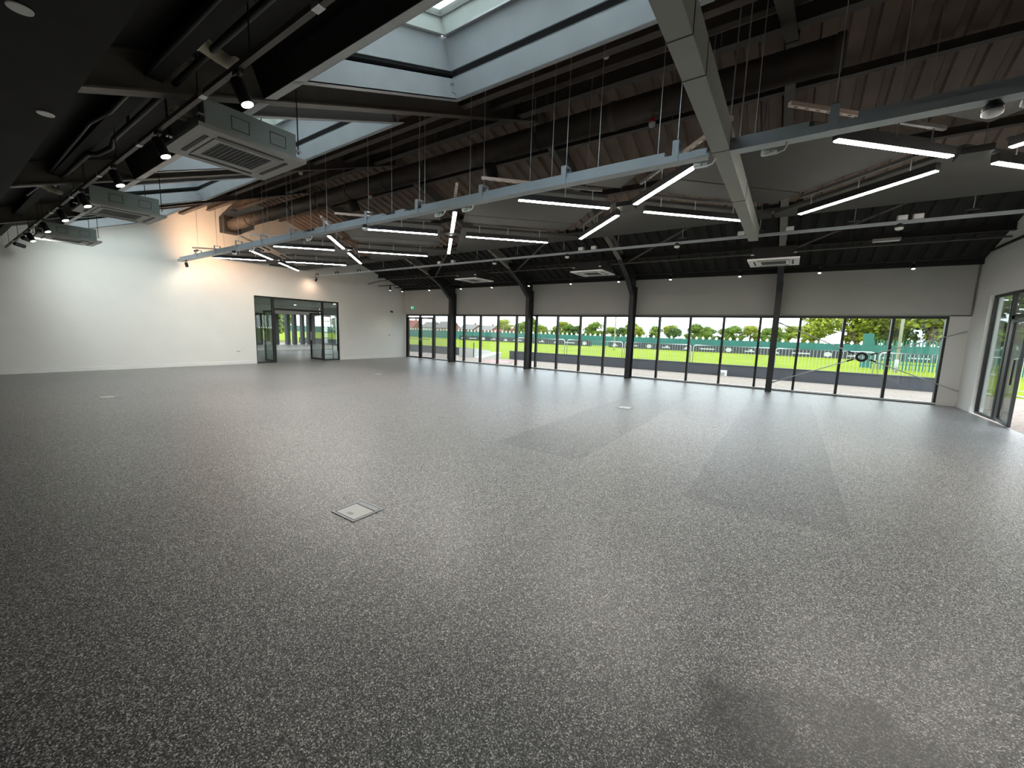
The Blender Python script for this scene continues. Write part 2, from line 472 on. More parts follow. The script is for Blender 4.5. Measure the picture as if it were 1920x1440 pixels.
# steel frames
def ibeam(mb, p, q, depth, width, tf=0.018, up=(0, 0, 1)):
    """p,q on the underside centre line; section stands up from it"""
    p, q = Vector(p), Vector(q); d = (q - p).normalized(); r = d.cross(Vector(up)).normalized(); u = r.cross(d)
    mb.bar(p + u * tf/2, q + u * tf/2, width, tf, up)
    mb.bar(p + u * depth/2, q + u * depth/2, 0.012, depth - 2*tf, up)
    mb.bar(p + u * (depth - tf/2), q + u * (depth - tf/2), width, tf, up)
    return mb
where = ['second column from the double doors', 'third column from the double doors', '', '']
frame_labels = ['black steel portal frame nearest the exit doors', 'black steel portal frame, second from the exit doors',
                'black steel portal frame, third from the exit doors', 'black steel portal frame beside the cross-braced bay']
for X, lab in zip(FRAMES, frame_labels):
    f = empty('portal_frame', (X, YW, 0)); tag(f, lab, 'steel frame', 'portal frames', 'structure')
    mb = MB()
    mb.box(-0.078, 0.078, -0.56, -0.545, 0, 3.35).box(-0.078, 0.078, -0.185, -0.17, 0, 3.35).box(-0.006, 0.006, -0.545, -0.185, 0, 3.35)
    build('column', mb, 'column', f)
    build('base_plate', MB().box(-0.09, 0.09, -0.57, -0.17, 0, 0.012), 'column', f)
    yh = 14.55
    hb = MB()
    pts = [(14.59, 3.05), (13.9, 3.62), (13.15, zr(13.15)), (13.15, zr(13.15) + 0.25), (14.97, 3.75), (14.97, 3.30), (14.59, 3.30)]
    loc = [(y - YW, z) for y, z in pts]
    hb.prism(loc, 'x', -0.006, 0.006)
    for (ya, za), (yb_, zb_) in zip(loc[:2], loc[1:3]):
        hb.bar((0, ya, za), (0, yb_, zb_), 0.156, 0.016)
    build('haunch', hb, 'column', f)
    rb = MB(); ibeam(rb, (0, 13.2 - YW, zr(13.2)), (0, RIDGE - YW, zr(RIDGE)), 0.27, 0.15)
    build('rafter', rb, 'rafter', f)
    lb = MB(); ibeam(lb, (0, RIDGE - YW, zl(RIDGE)), (0, 0.75 - YW, zl(0.75)), 0.31, 0.16)
    build('rafter', lb, 'steel_dark', f)
    build('ridge_plate', MB().box(-0.085, 0.085, RIDGE - YW - 0.012, RIDGE - YW + 0.012, zl(RIDGE) - 0.02, zl(RIDGE) + 0.33), 'steel_dark', f)

# skylights
def sl(y, z_off, n=0.0):
    """point on the camera side slope, z_off along slope normal from the rafter underside plane"""
    c, s_ = 1 / math.hypot(1, .377), .377 / math.hypot(1, .377)
    return (y - s_ * z_off, zl(y) + c * z_off)
sky_labels = ['deep skylight shaft nearest the viewpoint, bright daylight above', 'second skylight shaft, partly hidden by the nearest ceiling cassette',
              'third skylight shaft, above the second ceiling cassette', 'skylight shaft nearest the white end wall']
for (x0, x1), lab in zip(SKX, sky_labels):
    k = empty('skylight', ((x0 + x1) / 2, (SY0 + SY1) / 2, zl(3.4))); tag(k, lab, 'skylight', 'roof skylights', 'structure')
    inv = k.location
    def part(name, mb, m):
        mb.v = [(v[0] - inv.x, v[1] - inv.y, v[2] - inv.z) for v in mb.v]
        return build(name, mb, m, k)
    # steel channels around the opening (frame_beam) with flanges
    for side, X in ((-1, x0), (1, x1)):
        xo = X + side * 0.09
        mb = MB(); a, b, c_, d_ = sl(SY0 - 0.1, 0), sl(SY1, 0), sl(SY1, 0.25), sl(SY0 - 0.1, 0.25)
        mb.prism([a, b, c_, d_], 'x', X, X + side * 0.012)
        for z_ in (0, 0.238):
            mb.prism([sl(SY0 - 0.1, z_), sl(SY1, z_), sl(SY1, z_ + 0.012), sl(SY0 - 0.1, z_ + 0.012)], 'x', X, xo)
        part('frame_beam', mb, 'bluegrey')
    for side, Y in ((-1, SY0), (1, SY1)):
        mb = MB()
        mb.prism([sl(Y, 0), sl(Y + side * 0.012, 0), sl(Y + side * 0.012, 0.25), sl(Y, 0.25)], 'x', x0 - 0.09, x1 + 0.09)
        for z_ in (0, 0.238):
            mb.prism([sl(Y, z_), sl(Y + side * 0.12, z_), sl(Y + side * 0.12, z_ + 0.012), sl(Y, z_ + 0.012)], 'x', x0 - 0.6 if side < 0 else x0 - 0.09, x1 + 0.55 if side < 0 else x1 + 0.09)
        if side < 0:   # deep dark outer web seen from the camera side
            mb2 = MB(); mb2.prism([sl(Y - 0.13, 0.0), sl(Y - 0.125, 0.0), sl(Y - 0.125, 0.36), sl(Y - 0.13, 0.36)], 'x', x0 - 0.6, x1 + 0.55)
            part('eaves_beam', mb2, 'black_ceiling')
        part('frame_beam', mb, 'bluegrey')
    # lining boards of the shaft, slightly set back behind the channels
    s0, s1, so = 0.335, 0.71, 0.03
    for side, X in ((-1, x0 - so), (1, x1 + so)):
        mb = MB(); mb.prism([sl(SY0 - so, s0), sl(SY1 + so, s0), sl(SY1 + so, s1), sl(SY0 - so, s1)], 'x', X, X + side * 0.03); part('shaft_lining', mb, 'bluegrey')
    for side, Y in ((-1, SY0 - so), (1, SY1 + so)):
        mb = MB(); mb.prism([sl(Y, s0), sl(Y + side * 0.03, s0), sl(Y + side * 0.03, s1), sl(Y, s1)], 'x', x0 - so, x1 + so); part('shaft_lining', mb, 'bluegrey')
    # outer kerb that closes the shadow gap
    mb = MB()
    for side, X in ((-1, x0 - 0.10), (1, x1 + 0.10)):
        mb.prism([sl(SY0 - 0.1, 0.2), sl(SY1 + 0.1, 0.2), sl(SY1 + 0.1, 0.42), sl(SY0 - 0.1, 0.42)], 'x', X, X + side * 0.03)
    for side, Y in ((-1, SY0 - 0.10), (1, SY1 + 0.10)):
        mb.prism([sl(Y, 0.2), sl(Y + side * 0.03, 0.2), sl(Y + side * 0.03, 0.42), sl(Y, 0.42)], 'x', x0 - 0.12, x1 + 0.12)
    part('kerb', mb, 'black_ceiling')
    # pale upstand between lining and roof window
    s2 = s1; s1 = s1 + 0.17
    for side, X in ((-1, x0 + 0.02), (1, x1 - 0.02)):
        mb = MB(); mb.prism([sl(SY0 + .02, s2), sl(SY1 - .02, s2), sl(SY1 - .02, s1), sl(SY0 + .02, s1)], 'x', X, X + side * 0.06); part('upstand', mb, 'upstand')
    for side, Y in ((-1, SY0 + .02), (1, SY1 - .02)):
        mb = MB(); mb.prism([sl(Y, s2), sl(Y + side * 0.06, s2), sl(Y + side * 0.06, s1), sl(Y, s1)], 'x', x0 + .02, x1 - .02); part('upstand', mb, 'upstand')
    # roof windows: frame and two panes
    xm = (x0 + x1) / 2
    for xa, xb in ((x0 - 0.03, xm), (xm, x1 + 0.03)):
        mb = MB(); fw = 0.07
        P0, P1 = SY0 - 0.03, SY1 + 0.03
        for ya, yb_ in ((P0, P0 + fw), (P1 - fw, P1)):
            mb.prism([sl(ya, s1), sl(yb_, s1), sl(yb_, s1 + .07), sl(ya, s1 + .07)], 'x', xa, xb)
        for xc, xd in ((xa, xa + fw), (xb - fw, xb)):
            mb.prism([sl(P0 + fw, s1), sl(P1 - fw, s1), sl(P1 - fw, s1 + .07), sl(P0 + fw, s1 + .07)], 'x', xc, xd)
        part('window_frame', mb, 'beam')
        mb = MB(); mb.prism([sl(P0 + fw, s1 + .03), sl(P1 - fw, s1 + .03), sl(P1 - fw, s1 + .04), sl(P0 + fw, s1 + .04)], 'x', xa + fw, xb - fw)
        part('pane', mb, 'roofglass')
    # bright edge trim where the shaft meets the roof window
    mb = MB(); mb.prism([sl(SY1 - 0.03, s2 - 0.015), sl(SY1 + 0.03, s2 - 0.015), sl(SY1 + 0.03, s2), sl(SY1 - 0.03, s2)], 'x', x0, x1); part('edge_trim', mb, 'galv')
    for (dx, dy, zz) in ((0.016, SY1 - 0.02, 0.08), (0.016, SY1 - 0.02, 0.18), (0.016, SY1 - 0.06, 0.08), (0.016, SY1 - 0.06, 0.18)):
        mb = MB(); p = sl(dy, zz); mb.tube([(x0, p[0], p[1]), (x0 + dx, p[0], p[1])], 0.012, 6); part('bolt', mb, 'galv')

# ------------------------------------------------------------------ windows along the far wall
MULL = [3.35 - 1.0425 * i for i in range(21)]
bays = [(-17.53, -13.75), (-13.75, -9.30), (-9.30, -4.85), (-4.85, -0.40), (-0.40, 3.37)]
bay_labels = ['glazed bay with the double exit doors', 'glazed bay of four panes next to the exit doors', 'middle glazed bay with black mullions',
              'wide glazed bay facing the white barriers', 'last glazed bay behind the cross bracing']
YG = YW + 0.06
def window_bay(i, x0, x1, lab):
    o = empty('window_%d' % (i + 1), ((x0 + x1) / 2, YG, 0)); struct(o, lab, 'window')
    cx = (x0 + x1) / 2
    def P(name, mb, m): 
        mb.v = [(v[0] - cx, v[1] - YG, v[2]) for v in mb.v]; return build(name, mb, m, o)
    P('head', MB().box(x0, x1, YG - 0.06, YG + 0.06, 2.27, 2.34), 'frame')
    start = x0 if i else -15.42
    P('sill', MB().box(start, x1, YG - 0.05, YG + 0.08, 0.0, 0.06), 'skirting')
    P('sill_trim', MB().box(start, x1, YG - 0.09, YG - 0.05, 0.0, 0.02), 'frame')
    ms = sorted([m for m in MULL if x0 - 0.03 < m < x1 + 0.03])
    for m in ms:
        P('mullion', MB().box(m - 0.032, m + 0.032, YG - 0.075, YG + 0.06, 0.06 if m > -15.6 else 0, 2.27), 'frame')
    edges = sorted(set([x0] + ms + [x1]))
    for a, b in zip(edges, edges[1:]):
        if b - a < 0.15: continue
        if i == 0 and b < -15.3: continue
        P('pane', MB().box(a + 0.03, b - 0.03, YG - 0.008, YG + 0.008, 0.06, 2.27), 'glass')
    return o
for i, ((x0, x1), lab) in enumerate(zip(bays, bay_labels)): window_bay(i, x0, x1, lab)
# double exit doors in the first bay
d = empty('door_3', (-16.46, YG, 0)); struct(d, 'black framed glazed double exit doors in the window corner', 'door')
for s_, xa, xb in ((-1, -17.46, -16.47), (1, -16.45, -15.45)):
    lf = MB(); cx = -16.46
    for a, b, z0, z1 in ((xa, xa + 0.09, 0, 2.2), (xb - 0.09, xb, 0, 2.2), (xa + 0.09, xb - 0.09, 0, 0.09), (xa + 0.09, xb - 0.09, 2.1, 2.2)):
        lf.box(a - cx, b - cx, -0.04, 0.03, z0 + 0.01, z1)
    l = build('door_leaf', lf, 'frame', d)
    build('pane', MB().box(xa + 0.09 - cx, xb - 0.09 - cx, -0.008, 0.008, 0.1, 2.1), 'glass', l)
    xh = -16.50 if s_ < 0 else -16.42
    build('panic_bar', MB().box(min(xh, xh + s_ * 0.75) - cx, max(xh, xh + s_ * 0.75) - cx, -0.075, -0.05, 1.02, 1.05).box(xh - cx - 0.02, xh - cx + 0.02, -0.075, -0.04, 0.95, 1.1), 'galv', l)
    build('closer', MB().box((xa + 0.3) - cx, (xa + 0.62) - cx, -0.09, -0.04, 2.12, 2.19), 'galv', l)

# cross bracing with ring in the last bay
b = empty('cross_bracing', (1.72, 14.92, 1.19)); tag(b, 'cross bracing rods meeting at a round black ring before the last window', 'bracing')
def P(name, mb, m, smooth=True): return build(name, mb, m, b, smooth=smooth)
P('ring', MB().ring((0, 0, 0), 0.105, 0.034, 28, 10), 'black')
P('hub', MB().ring((0, -0.01, 0), 0.05, 0.012, 20, 8), 'galv')
for (xe, ze) in ((-0.32, 2.12), (3.68, 1.95), (-0.32, 0.27), (3.70, 0.42)):
    v = Vector((xe - 1.72, 0, ze - 1.19)); u = v.normalized()
    r = P('rod', MB().tube([u * 0.10, v], 0.013, 8), 'galv')
    build('turnbuckle', MB().tube([u * 0.19, u * 0.34], 0.02, 8), 'black', r, smooth=True)
    build('end_fork', MB().tube([v - u * 0.14, v], 0.02, 8), 'galv', r, smooth=True)

# ------------------------------------------------------------------ glazed screen in the end wall and the lobby behind
d = empty('door_1', (XE - 0.1, 9.35, 0)); struct(d, 'black framed glazed screen with open double doors in the end wall', 'door')
def P(name, mb, m, par=None):
    if par is None or par is d:
        mb.v = [(v[0] - XE + 0.1, v[1] - 9.35, v[2]) for v in mb.v]
    return build(name, mb, m, par or d)
fx0, fx1 = XE - 0.13, XE - 0.06
for y0, y1, z0, z1, nm in ((7.52, 7.57, 0, 2.70, 'jamb'), (11.14, 11.19, 0, 2.70, 'jamb'), (7.57, 11.14, 2.64, 2.70, 'head'), (8.20, 8.30, 0, 2.64, 'mullion'),
                           (10.37, 10.44, 0, 2.64, 'mullion'), (8.30, 10.37, 2.17, 2.26, 'transom'), (7.57, 8.20, 0, 0.05, 'sill'), (10.44, 11.14, 0, 0.05, 'sill')):
    P(nm, MB().box(fx0, fx1, y0, y1, z0, z1), 'frame')
for y0, y1, z0, z1 in ((7.57, 8.20, 0.05, 2.64), (10.44, 11.14, 0.05, 2.64), (8.30, 10.37, 2.26, 2.64)):
    P('pane', MB().box(XE - 0.10, XE - 0.09, y0, y1, z0, z1), 'screenglass')
def leaf(hinge_y, y_th, x_end, th):
    lf = MB(); xs0, xs1 = sorted((XE - 0.13, x_end))
    for a, b_, z0, z1 in ((xs0, xs0 + 0.07, 0.01, 2.16), (xs1 - 0.07, xs1, 0.01, 2.16), (xs0 + 0.07, xs1 - 0.07, 0.01, 0.09), (xs0 + 0.07, xs1 - 0.07, 2.09, 2.16)):
        lf.box(a, b_, hinge_y, hinge_y + th, z0, z1)
    l = P('door_leaf', lf, 'frame')
    g = MB().box(xs0 + 0.07, xs1 - 0.07, hinge_y + th * .4, hinge_y + th * .6, 0.09, 2.09)
    g.v = [(v[0] - XE + 0.1, v[1] - 9.35, v[2]) for v in g.v]
    build('pane', g, 'screenglass', l)
    h = MB().tube([(xs0 + 0.16, hinge_y - 0.04, 0.9), (xs0 + 0.16, hinge_y - 0.04, 1.3)], 0.014, 8)
    h.v = [(v[0] - XE + 0.1, v[1] - 9.35, v[2]) for v in h.v]
    build('pull_handle', h, 'galv', l)
leaf(8.30, 1, XE - 1.08, 0.05)
leaf(10.40, 1, XE - 1.20, 0.05)
mb = MB()
for k in range(6): mb.box(XE - 0.088, XE - 0.086, 7.68 + k * 0.09, 7.72 + k * 0.09, 1.42, 1.46)
for k in range(6): mb.box(XE - 0.088, XE - 0.086, 10.52 + k * 0.1, 10.56 + k * 0.1, 1.42, 1.46)
P('manifestation_dots', mb, 'tape')

LX = XE - 8.5
struct(build('ceiling_lobby', MB().box(LX - 0.2, XE - 0.2, 4.0, YW + 0.2, 2.75, 2.95), 'grey_wall'), 'pale flat ceiling of the lobby beyond the glazed screen')
struct(build('wall_lobby_side', MB().box(LX, XE - 0.2, 3.8, 4.0, 0, 2.75), 'white_wall'), 'white lobby wall seen through the screen glass')
mb = MB()
mb.box(LX - 0.2, LX, 4.0, YW, 0, 0.34); mb.box(LX - 0.2, LX, 4.0, YW, 2.22, 2.75); mb.box(LX - 0.2, LX, 4.0, 9.6, 0.34, 2.22)
struct(build('wall_lobby_far', mb, 'white_wall'), 'low white wall under the lobby windows')
piers = [(9.6, 10.3), (11.1, 11.5), (12.05, 12.42), (12.92, 13.1), (13.36, 13.52), (13.88, 14.02), (14.3, 14.72)]
o = empty('window_6', (LX, 12, 0)); struct(o, 'row of lobby windows between dark vertical piers', 'window')
for y0, y1 in piers:
    build('pier', MB().box(-0.2, 0.14, y0 - 12, y1 - 12, 0.34, 2.22), 'lobby_dark', o)
for (a, b_), (c_, e_) in zip(piers, piers[1:]):
    build('pane', MB().box(-0.12, -0.11, b_ - 12, c_ - 12, 0.34, 2.22), 'glass', o)
o = empty('window_7', ((LX + XE) / 2, YW + 0.1, 0)); struct(o, 'tall lobby window beyond the stepladder', 'window')
wmid = (LX + XE) / 2
build('head', MB().box(LX - wmid, XE - 0.2 - wmid, -0.06, 0.06, 2.25, 2.75), 'grey_wall', o)
for xx in (LX + 0.1, LX + 1.9, LX + 3.7, LX + 5.5, LX + 7.3):
    build('mullion', MB().box(xx - 0.05 - wmid, xx + 0.05 - wmid, -0.06, 0.06, 0, 2.25), 'frame', o)
for a in (LX + 0.15, LX + 1.95, LX + 3.75, LX + 5.55):
    build('pane', MB().box(a - wmid, a + 1.7 - wmid, -0.005, 0.005, 0, 2.25), 'glass', o)

for k, (xx, yy) in enumerate(((LX + 2.0, 7.0), (LX + 2.0, 12.5), (LX + 6.0, 7.0), (LX + 6.0, 12.5))):  # downlights added to brighten the lobby
    o = empty('downlight', (xx, yy, 2.75)); tag(o, 'round downlight added to brighten the lobby, %s' % ('far left', 'far right', 'near left', 'near right')[k], 'downlight', 'added lobby downlights')
    build('rim', MB().lathe((0, 0, 0), [(-0.006, 0.06), (-0.006, 0.085), (0.0, 0.09)], 20), 'white_plastic', o)
    build('lens', MB().lathe((0, 0, 0), [(-0.010, 0.055), (-0.004, 0.058)], 20), 'lamp', o)
    ld = bpy.data.lights.new('lobby_fill_beam', 'SPOT'); ld.energy = 90; ld.color = (1, .96, .9); ld.spot_size = math.radians(150); ld.spot_blend = 1; ld.shadow_soft_size = .06
    lo = bpy.data.objects.new('lobby_fill_beam', ld); COL.objects.link(lo); lo.parent = o; lo.location = (0, 0, -0.03)

# stepladder in the lobby
s_ = empty('stepladder', (XE - 1.35, 11.35, 0), math.radians(60)); tag(s_, 'aluminium stepladder standing in the lobby behind the glazed screen', 'ladder')
for sx in (-1, 1):
    build('front_rail', MB().bar((sx * 0.26, -0.42, 0.0), (sx * 0.17, -0.03, 2.05), 0.03, 0.07, (0, 1, 0)), 'black', s_)
    build('rear_rail', MB().bar((sx * 0.28, 0.62, 0.0), (sx * 0.17, 0.03, 2.0), 0.03, 0.05, (0, 1, 0)), 'black', s_)
for k in range(7):
    t = (k + 0.7) / 7.6
    build('step', MB().box(-0.26 + 0.09 * t, 0.26 - 0.09 * t, -0.47 + 0.39 * t, -0.37 + 0.39 * t, 2.05 * t - 0.015, 2.05 * t + 0.015), 'galv', s_)
build('top_cap', MB().box(-0.19, 0.19, -0.09, 0.09, 2.03, 2.08), 'red', s_)
build('spreader', MB().bar((0.22, -0.25, 0.95), (0.22, 0.33, 0.95), 0.012, 0.02), 'galv', s_)

# ------------------------------------------------------------------ glazed screen in the side wall
d = empty('door_2', (XR + 0.1, 12, 0)); struct(d, 'tall glazed screen with open door in the side wall', 'door')
def P2(name, mb, m, par=None):
    mb.v = [(v[0] - XR - 0.1, v[1] - 12, v[2]) for v in mb.v]; return build(name, mb, m, par or d)
gx0, gx1 = XR + 0.07, XR + 0.14
for y0, y1, z0, z1, nm in ((14.10, 14.15, 0, 2.77, 'jamb'), (8.2, 8.25, 0, 2.77, 'jamb'), (8.25, 14.10, 2.71, 2.77, 'head'), (13.13, 13.20, 0, 2.71, 'mullion'), (12.92, 13.05, 0, 2.25, 'door_post'),
                           (10.95, 11.05, 0, 2.71, 'mullion'), (9.6, 9.66, 0, 2.71, 'mullion'), (11.05, 13.13, 2.18, 2.27, 'transom'), (13.20, 14.10, 0, 0.05, 'sill'), (8.25, 10.95, 0, 0.05, 'sill')):
    P2(nm, MB().box(gx0, gx1, y0, y1, z0, z1), 'frame')
for y0, y1, z0, z1 in ((13.20, 14.10, 0.05, 2.71), (11.05, 13.13, 2.27, 2.71), (9.66, 10.95, 0.05, 2.71), (8.25, 9.6, 0.05, 2.71)):
    P2('pane', MB().box(XR + 0.10, XR + 0.11, y0, y1, z0, z1), 'screenglass')
# leaf, ajar into the room side
def bars_leaf():
    mb = MB(); hx, hy = XR + 0.09, 12.92; ang = math.radians(-97); L_ = 0.95
    dx, dy = math.cos(ang), math.sin(ang)
    P_ = lambda t, z: (hx + dx * t, hy + dy * t, z)
    for a, b_ in (((0.03, 0.02), (0.03, 2.16)), ((L_, 0.02), (L_, 2.16)), ((0, 0.05), (L_, 0.05)), ((0, 2.13), (L_, 2.13))):
        mb.bar(P_(*a), P_(*b_), 0.05, 0.06, (dx, dy, 0) if a[0] == b_[0] else (0, 0, 1))
    l = P2('door_leaf', mb, 'frame')
    g = MB().bar(P_(0.05, 1.09), P_(L_ - 0.03, 1.09), 0.008, 2.04); P2('pane', g, 'screenglass', l)
    h = MB().tube([P_(L_ - 0.1, 0.85), P_(L_ - 0.1, 1.35)], 0.016, 8); h.v = [(v[0] - 0.06, v[1], v[2]) for v in h.v]; P2('pull_handle', h, 'black', l)
bars_leaf()
mb = MB()
for k in range(3):
    for z in (0.95, 1.5): mb.box(XR + 0.095, XR + 0.098, 13.45 + 0.09 * k, 13.49 + 0.09 * k, z, z + 0.04)
P2('manifestation_dots', mb, 'tape')
tag(build('wall_track', MB().box(XR - 0.05, XR, 9.5, 14.5, 3.82, 3.86), 'black'), 'thin black track fixed high on the white side wall', 'track')

# ------------------------------------------------------------------ acoustic ceiling rafts
CEN = [1.48 - 3.93 * i for i in range(5)]
YC, PZ0, PZ1 = 6.80, 3.90, 3.95
HALF = 0.24 * math.sqrt(2)     # half gap measured along X
PY0, PY1, PX0, PX1 = 5.65, 9.40, -17.30, 3.68
def clip(poly, a, b_, c_):     # keep a*x+b*y<=c
    res = []
    for i in range(len(poly)):
        p, q = poly[i], poly[(i + 1) % len(poly)]
        dp, dq = a * p[0] + b_ * p[1] - c_, a * q[0] + b_ * q[1] - c_
        if dp <= 0: res.append(p)
        if dp * dq < 0:
            t = dp / (dp - dq); res.append((p[0] + (q[0] - p[0]) * t, p[1] + (q[1] - p[1]) * t))
    return res
raft = empty('ceiling_raft', (0, 0, 0)); struct(raft, 'suspended charcoal panel ceiling cut by diagonal light slots', 'ceiling panels')
def panel(poly):
    if len(poly) < 3: return
    ar = abs(sum(poly[i][0] * poly[(i+1) % len(poly)][1] - poly[(i+1) % len(poly)][0] * poly[i][1] for i in range(len(poly)))) / 2
    if ar < 0.03: return
    build('ceiling_panel', MB().prism(poly, 'z', PZ0, PZ1), 'raft', raft)
base = [(PX0, PY0), (PX1, PY0), (PX1, PY1), (PX0, PY1)]
cs = sorted(CEN)
ext = [cs[0] - 3.93] + cs + [cs[-1] + 3.93]
G_ = 0.022
for c0, c1 in zip(ext, ext[1:]):          # diamonds between neighbouring crosses
    q = base
    q = clip(q, -1, -1, -(c0 + YC) - HALF); q = clip(q, -1, 1, YC - c0 - HALF)     # right of c0: x+y>=, x-y>=
    q = clip(q, 1, 1, c1 + YC - HALF); q = clip(q, 1, -1, c1 - YC - HALF)
    if len(q) > 2:
        s_ = YC - c0 - 1.15        # seam line y - x = s_
        panel(clip(q, -1, 1, s_ - G_)); panel(clip(q, 1, -1, -s_ - G_))
for i, c in enumerate(ext):               # triangles above and below each cross
    for sgn in (1, -1):
        q = base
        q = clip(q, 1, -sgn, c - sgn * YC - HALF); q = clip(q, -1, -sgn, -c - sgn * YC - HALF)
        for nb in (i - 1, i + 1):
            if 0 <= nb < len(ext):
                m_ = (c + ext[nb]) / 2
                q = clip(q, 1, 0, m_ - G_) if nb > i else clip(q, -1, 0, -m_ - G_)
        panel(q)

# ------------------------------------------------------------------ crossed LED lights
def led_cross(cx, lab, n):
    o = empty('crossed_led_light', (cx, YC, 3.66)); tag(o, lab, 'ceiling light', 'crossed LED lights')
    for (dx, dy) in ((-1, -1), (1, -1), (-1, 1), (1, 1)):
        u = Vector((dx, dy, 0)).normalized()
        a, e = (0.30, 1.83) if dy < 0 else (0.32, 2.20)
        if cx + dx * e * .7071 > XR - 0.1: e = (XR - 0.15 - cx) / 0.7071
        h = build('arm', MB().bar(u * a + Vector((0, 0, 0.045)), u * e + Vector((0, 0, 0.045)), 0.075, 0.09), 'black', o)
        build('diffuser', MB().bar(u * (a + 0.01) + Vector((0, 0, -0.004)), u * (e - 0.01) + Vector((0, 0, -0.004)), 0.062, 0.012), 'led', h)
        s0 = u * (a + 0.15) + Vector((0, 0, 0.27)); s1 = u * (2.42 if dy < 0 else e) + Vector((0, 0, 0.27))
        if cx + dx * 2.42 * .7071 < XR - .1 or dy > 0:
            build('support_channel', MB().bar(s0, u * (1.45 if dy < 0 else e) + Vector((0, 0, 0.27)), 0.042, 0.042), 'strut', o)
            if dy < 0:
                st = build('slotted_channel', MB().bar(u * 1.46 + Vector((0, 0, 0.27)), s1, 0.042, 0.042), 'warm_lit_steel', o)
                for q in range(7):
                    build('slot', MB().bar(u * (1.54 + .13 * q) + Vector((0, 0, 0.2485)), u * (1.59 + .13 * q) + Vector((0, 0, 0.2485)), 0.014, 0.002), 'black', st)
        for t in (a + 0.3, (a + e) / 2, e - 0.2):
            build('hanger', MB().bar(u * t + Vector((0, 0, 0.09)), u * t + Vector((0, 0, 0.25)), 0.012, 0.012, (1, 0, 0)), 'galv', o)
    build('junction_plate', MB().box(-0.13, 0.13, -0.13, 0.13, 0.03, 0.10), 'black', o)
    # suspension cables up to the roof
    for (dx, dy) in ((-0.5, -0.5), (0.5, 0.5)):
        zz = zrd(YC + dy) if YC + dy > RIDGE else zld(YC + dy)
        build('cable', MB().tube([(dx, dy, 0.28), (dx, dy, zz - 3.66)], 0.004, 5), 'galv', o)
led_labels = ['crossed LED light at the side wall, cut by the picture edge', 'crossed LED light just left of the thick grey cross beam',
              'middle crossed LED light, one arm seen end-on as a vertical line', 'crossed LED light, second from the white end wall', 'crossed LED light closest to the white end wall']
for i, (c, lab) in enumerate(zip(CEN, led_labels)): led_cross(c, lab, i)

# ------------------------------------------------------------------ suspended rails
RZ = 3.595
def roof_z(y): return zrd(y) if y > RIDGE else zld(y)
r = empty('lighting_rail', (0, 5.15, RZ)); tag(r, 'long grey suspended steel rail running under the roof to the end wall', 'rail')
for x0, x1 in ((-17.3, -0.96), (-0.74, 3.6)):
    mb = MB()
    mb.box(x0, x1, -0.07, 0.07, 0, 0.012).box(x0, x1, -0.07, -0.058, 0.012, 0.075).box(x0, x1, 0.058, 0.07, 0.012, 0.075)
    build('lower_channel', mb, 'rail', r)
    build('end_plate', MB().box(x1 - 0.16 if x1 < 0 else x0, x1 if x1 < 0 else x0 + 0.16, -0.074, -0.070, 0.005, 0.08), 'rail', r)
for x0, x1 in ((-17.2, -9.35), (-8.9, -6.55), (-6.2, -5.95), (-5.5, -1.42), (-0.74, -0.05), (0.32, 3.6)):
    build('upper_channel', MB().box(x0, x1, -0.045, 0.045, 0.085, 0.135), 'rail', r)
bx = [0.14 - 1.435 * i for i in range(12)] + [1.575, 3.0]
for x in bx:
    b_ = build('bracket', MB().box(x - 0.035, x + 0.035, -0.078, -0.070, 0.0, 0.24).box(x - 0.035, x + 0.035, 0.070, 0.078, 0.0, 0.24).box(x - 0.035, x + 0.035, -0.078, 0.078, 0.232, 0.24), 'rail', r)
    build('drop_rod', MB().tube([(x, 0, 0.24), (x, 0, roof_z(5.15) - RZ - 0.02)], 0.0045, 6), 'galv', r)
for x in (-13.8, -11.9, -11.16, -10.2, -9.16, -6.38, -5.5, -4.47, -3.33, -2.97, -2.28, -1.52, -0.52, 0.60):
    build('drop_rod', MB().tube([(x, 0.03, 0.13), (x, 0.03, roof_z(5.15) - RZ - 0.02)], 0.004, 6), 'galv', r)

r2 = empty('lighting_rail', (0, 9.80, 3.66)); tag(r2, 'thinner suspended rail beyond the panels, parallel to the windows', 'rail')
build('lower_channel', MB().box(-17.3, 3.6, -0.03, 0.03, 0, 0.05), 'rail', r2)
for x in [-17.0 + 1.48 * i for i in range(14)]:
    build('bracket', MB().box(x - 0.09, x - 0.08, -0.02, 0.02, 0.05, 0.14).box(x + 0.08, x + 0.09, -0.02, 0.02, 0.05, 0.14).box(x - 0.09, x + 0.09, -0.02, 0.02, 0.12, 0.14), 'black', r2)
    build('drop_rod', MB().tube([(x, 0, 0.14), (x, 0, zrd(9.8) - 3.68)], 0.006, 6), 'galv', r2)

cbx = empty('cross_beam', (-0.81, 5, RZ - 0.015)); tag(cbx, 'thick grey boxed beam crossing above the long rail', 'beam')
build('box_section', MB().box(-0.085, 0.085, -3.2, 4.78, 0, 0.26), 'beam', cbx, bevel=0.004)
for y in (-1.95, -1.45, 0.02, 1.9): build('joint_collar', MB().box(-0.089, 0.089, y - 0.004, y + 0.004, -0.004, 0.262), 'black', cbx)
for y in (-2.0, 0.9, 3.9):
    for sx in (-0.06, 0.06):
        build('drop_rod', MB().tube([(sx, y, 0.26), (sx, y, roof_z(5 + y) - RZ)], 0.008, 6), 'galv', cbx)

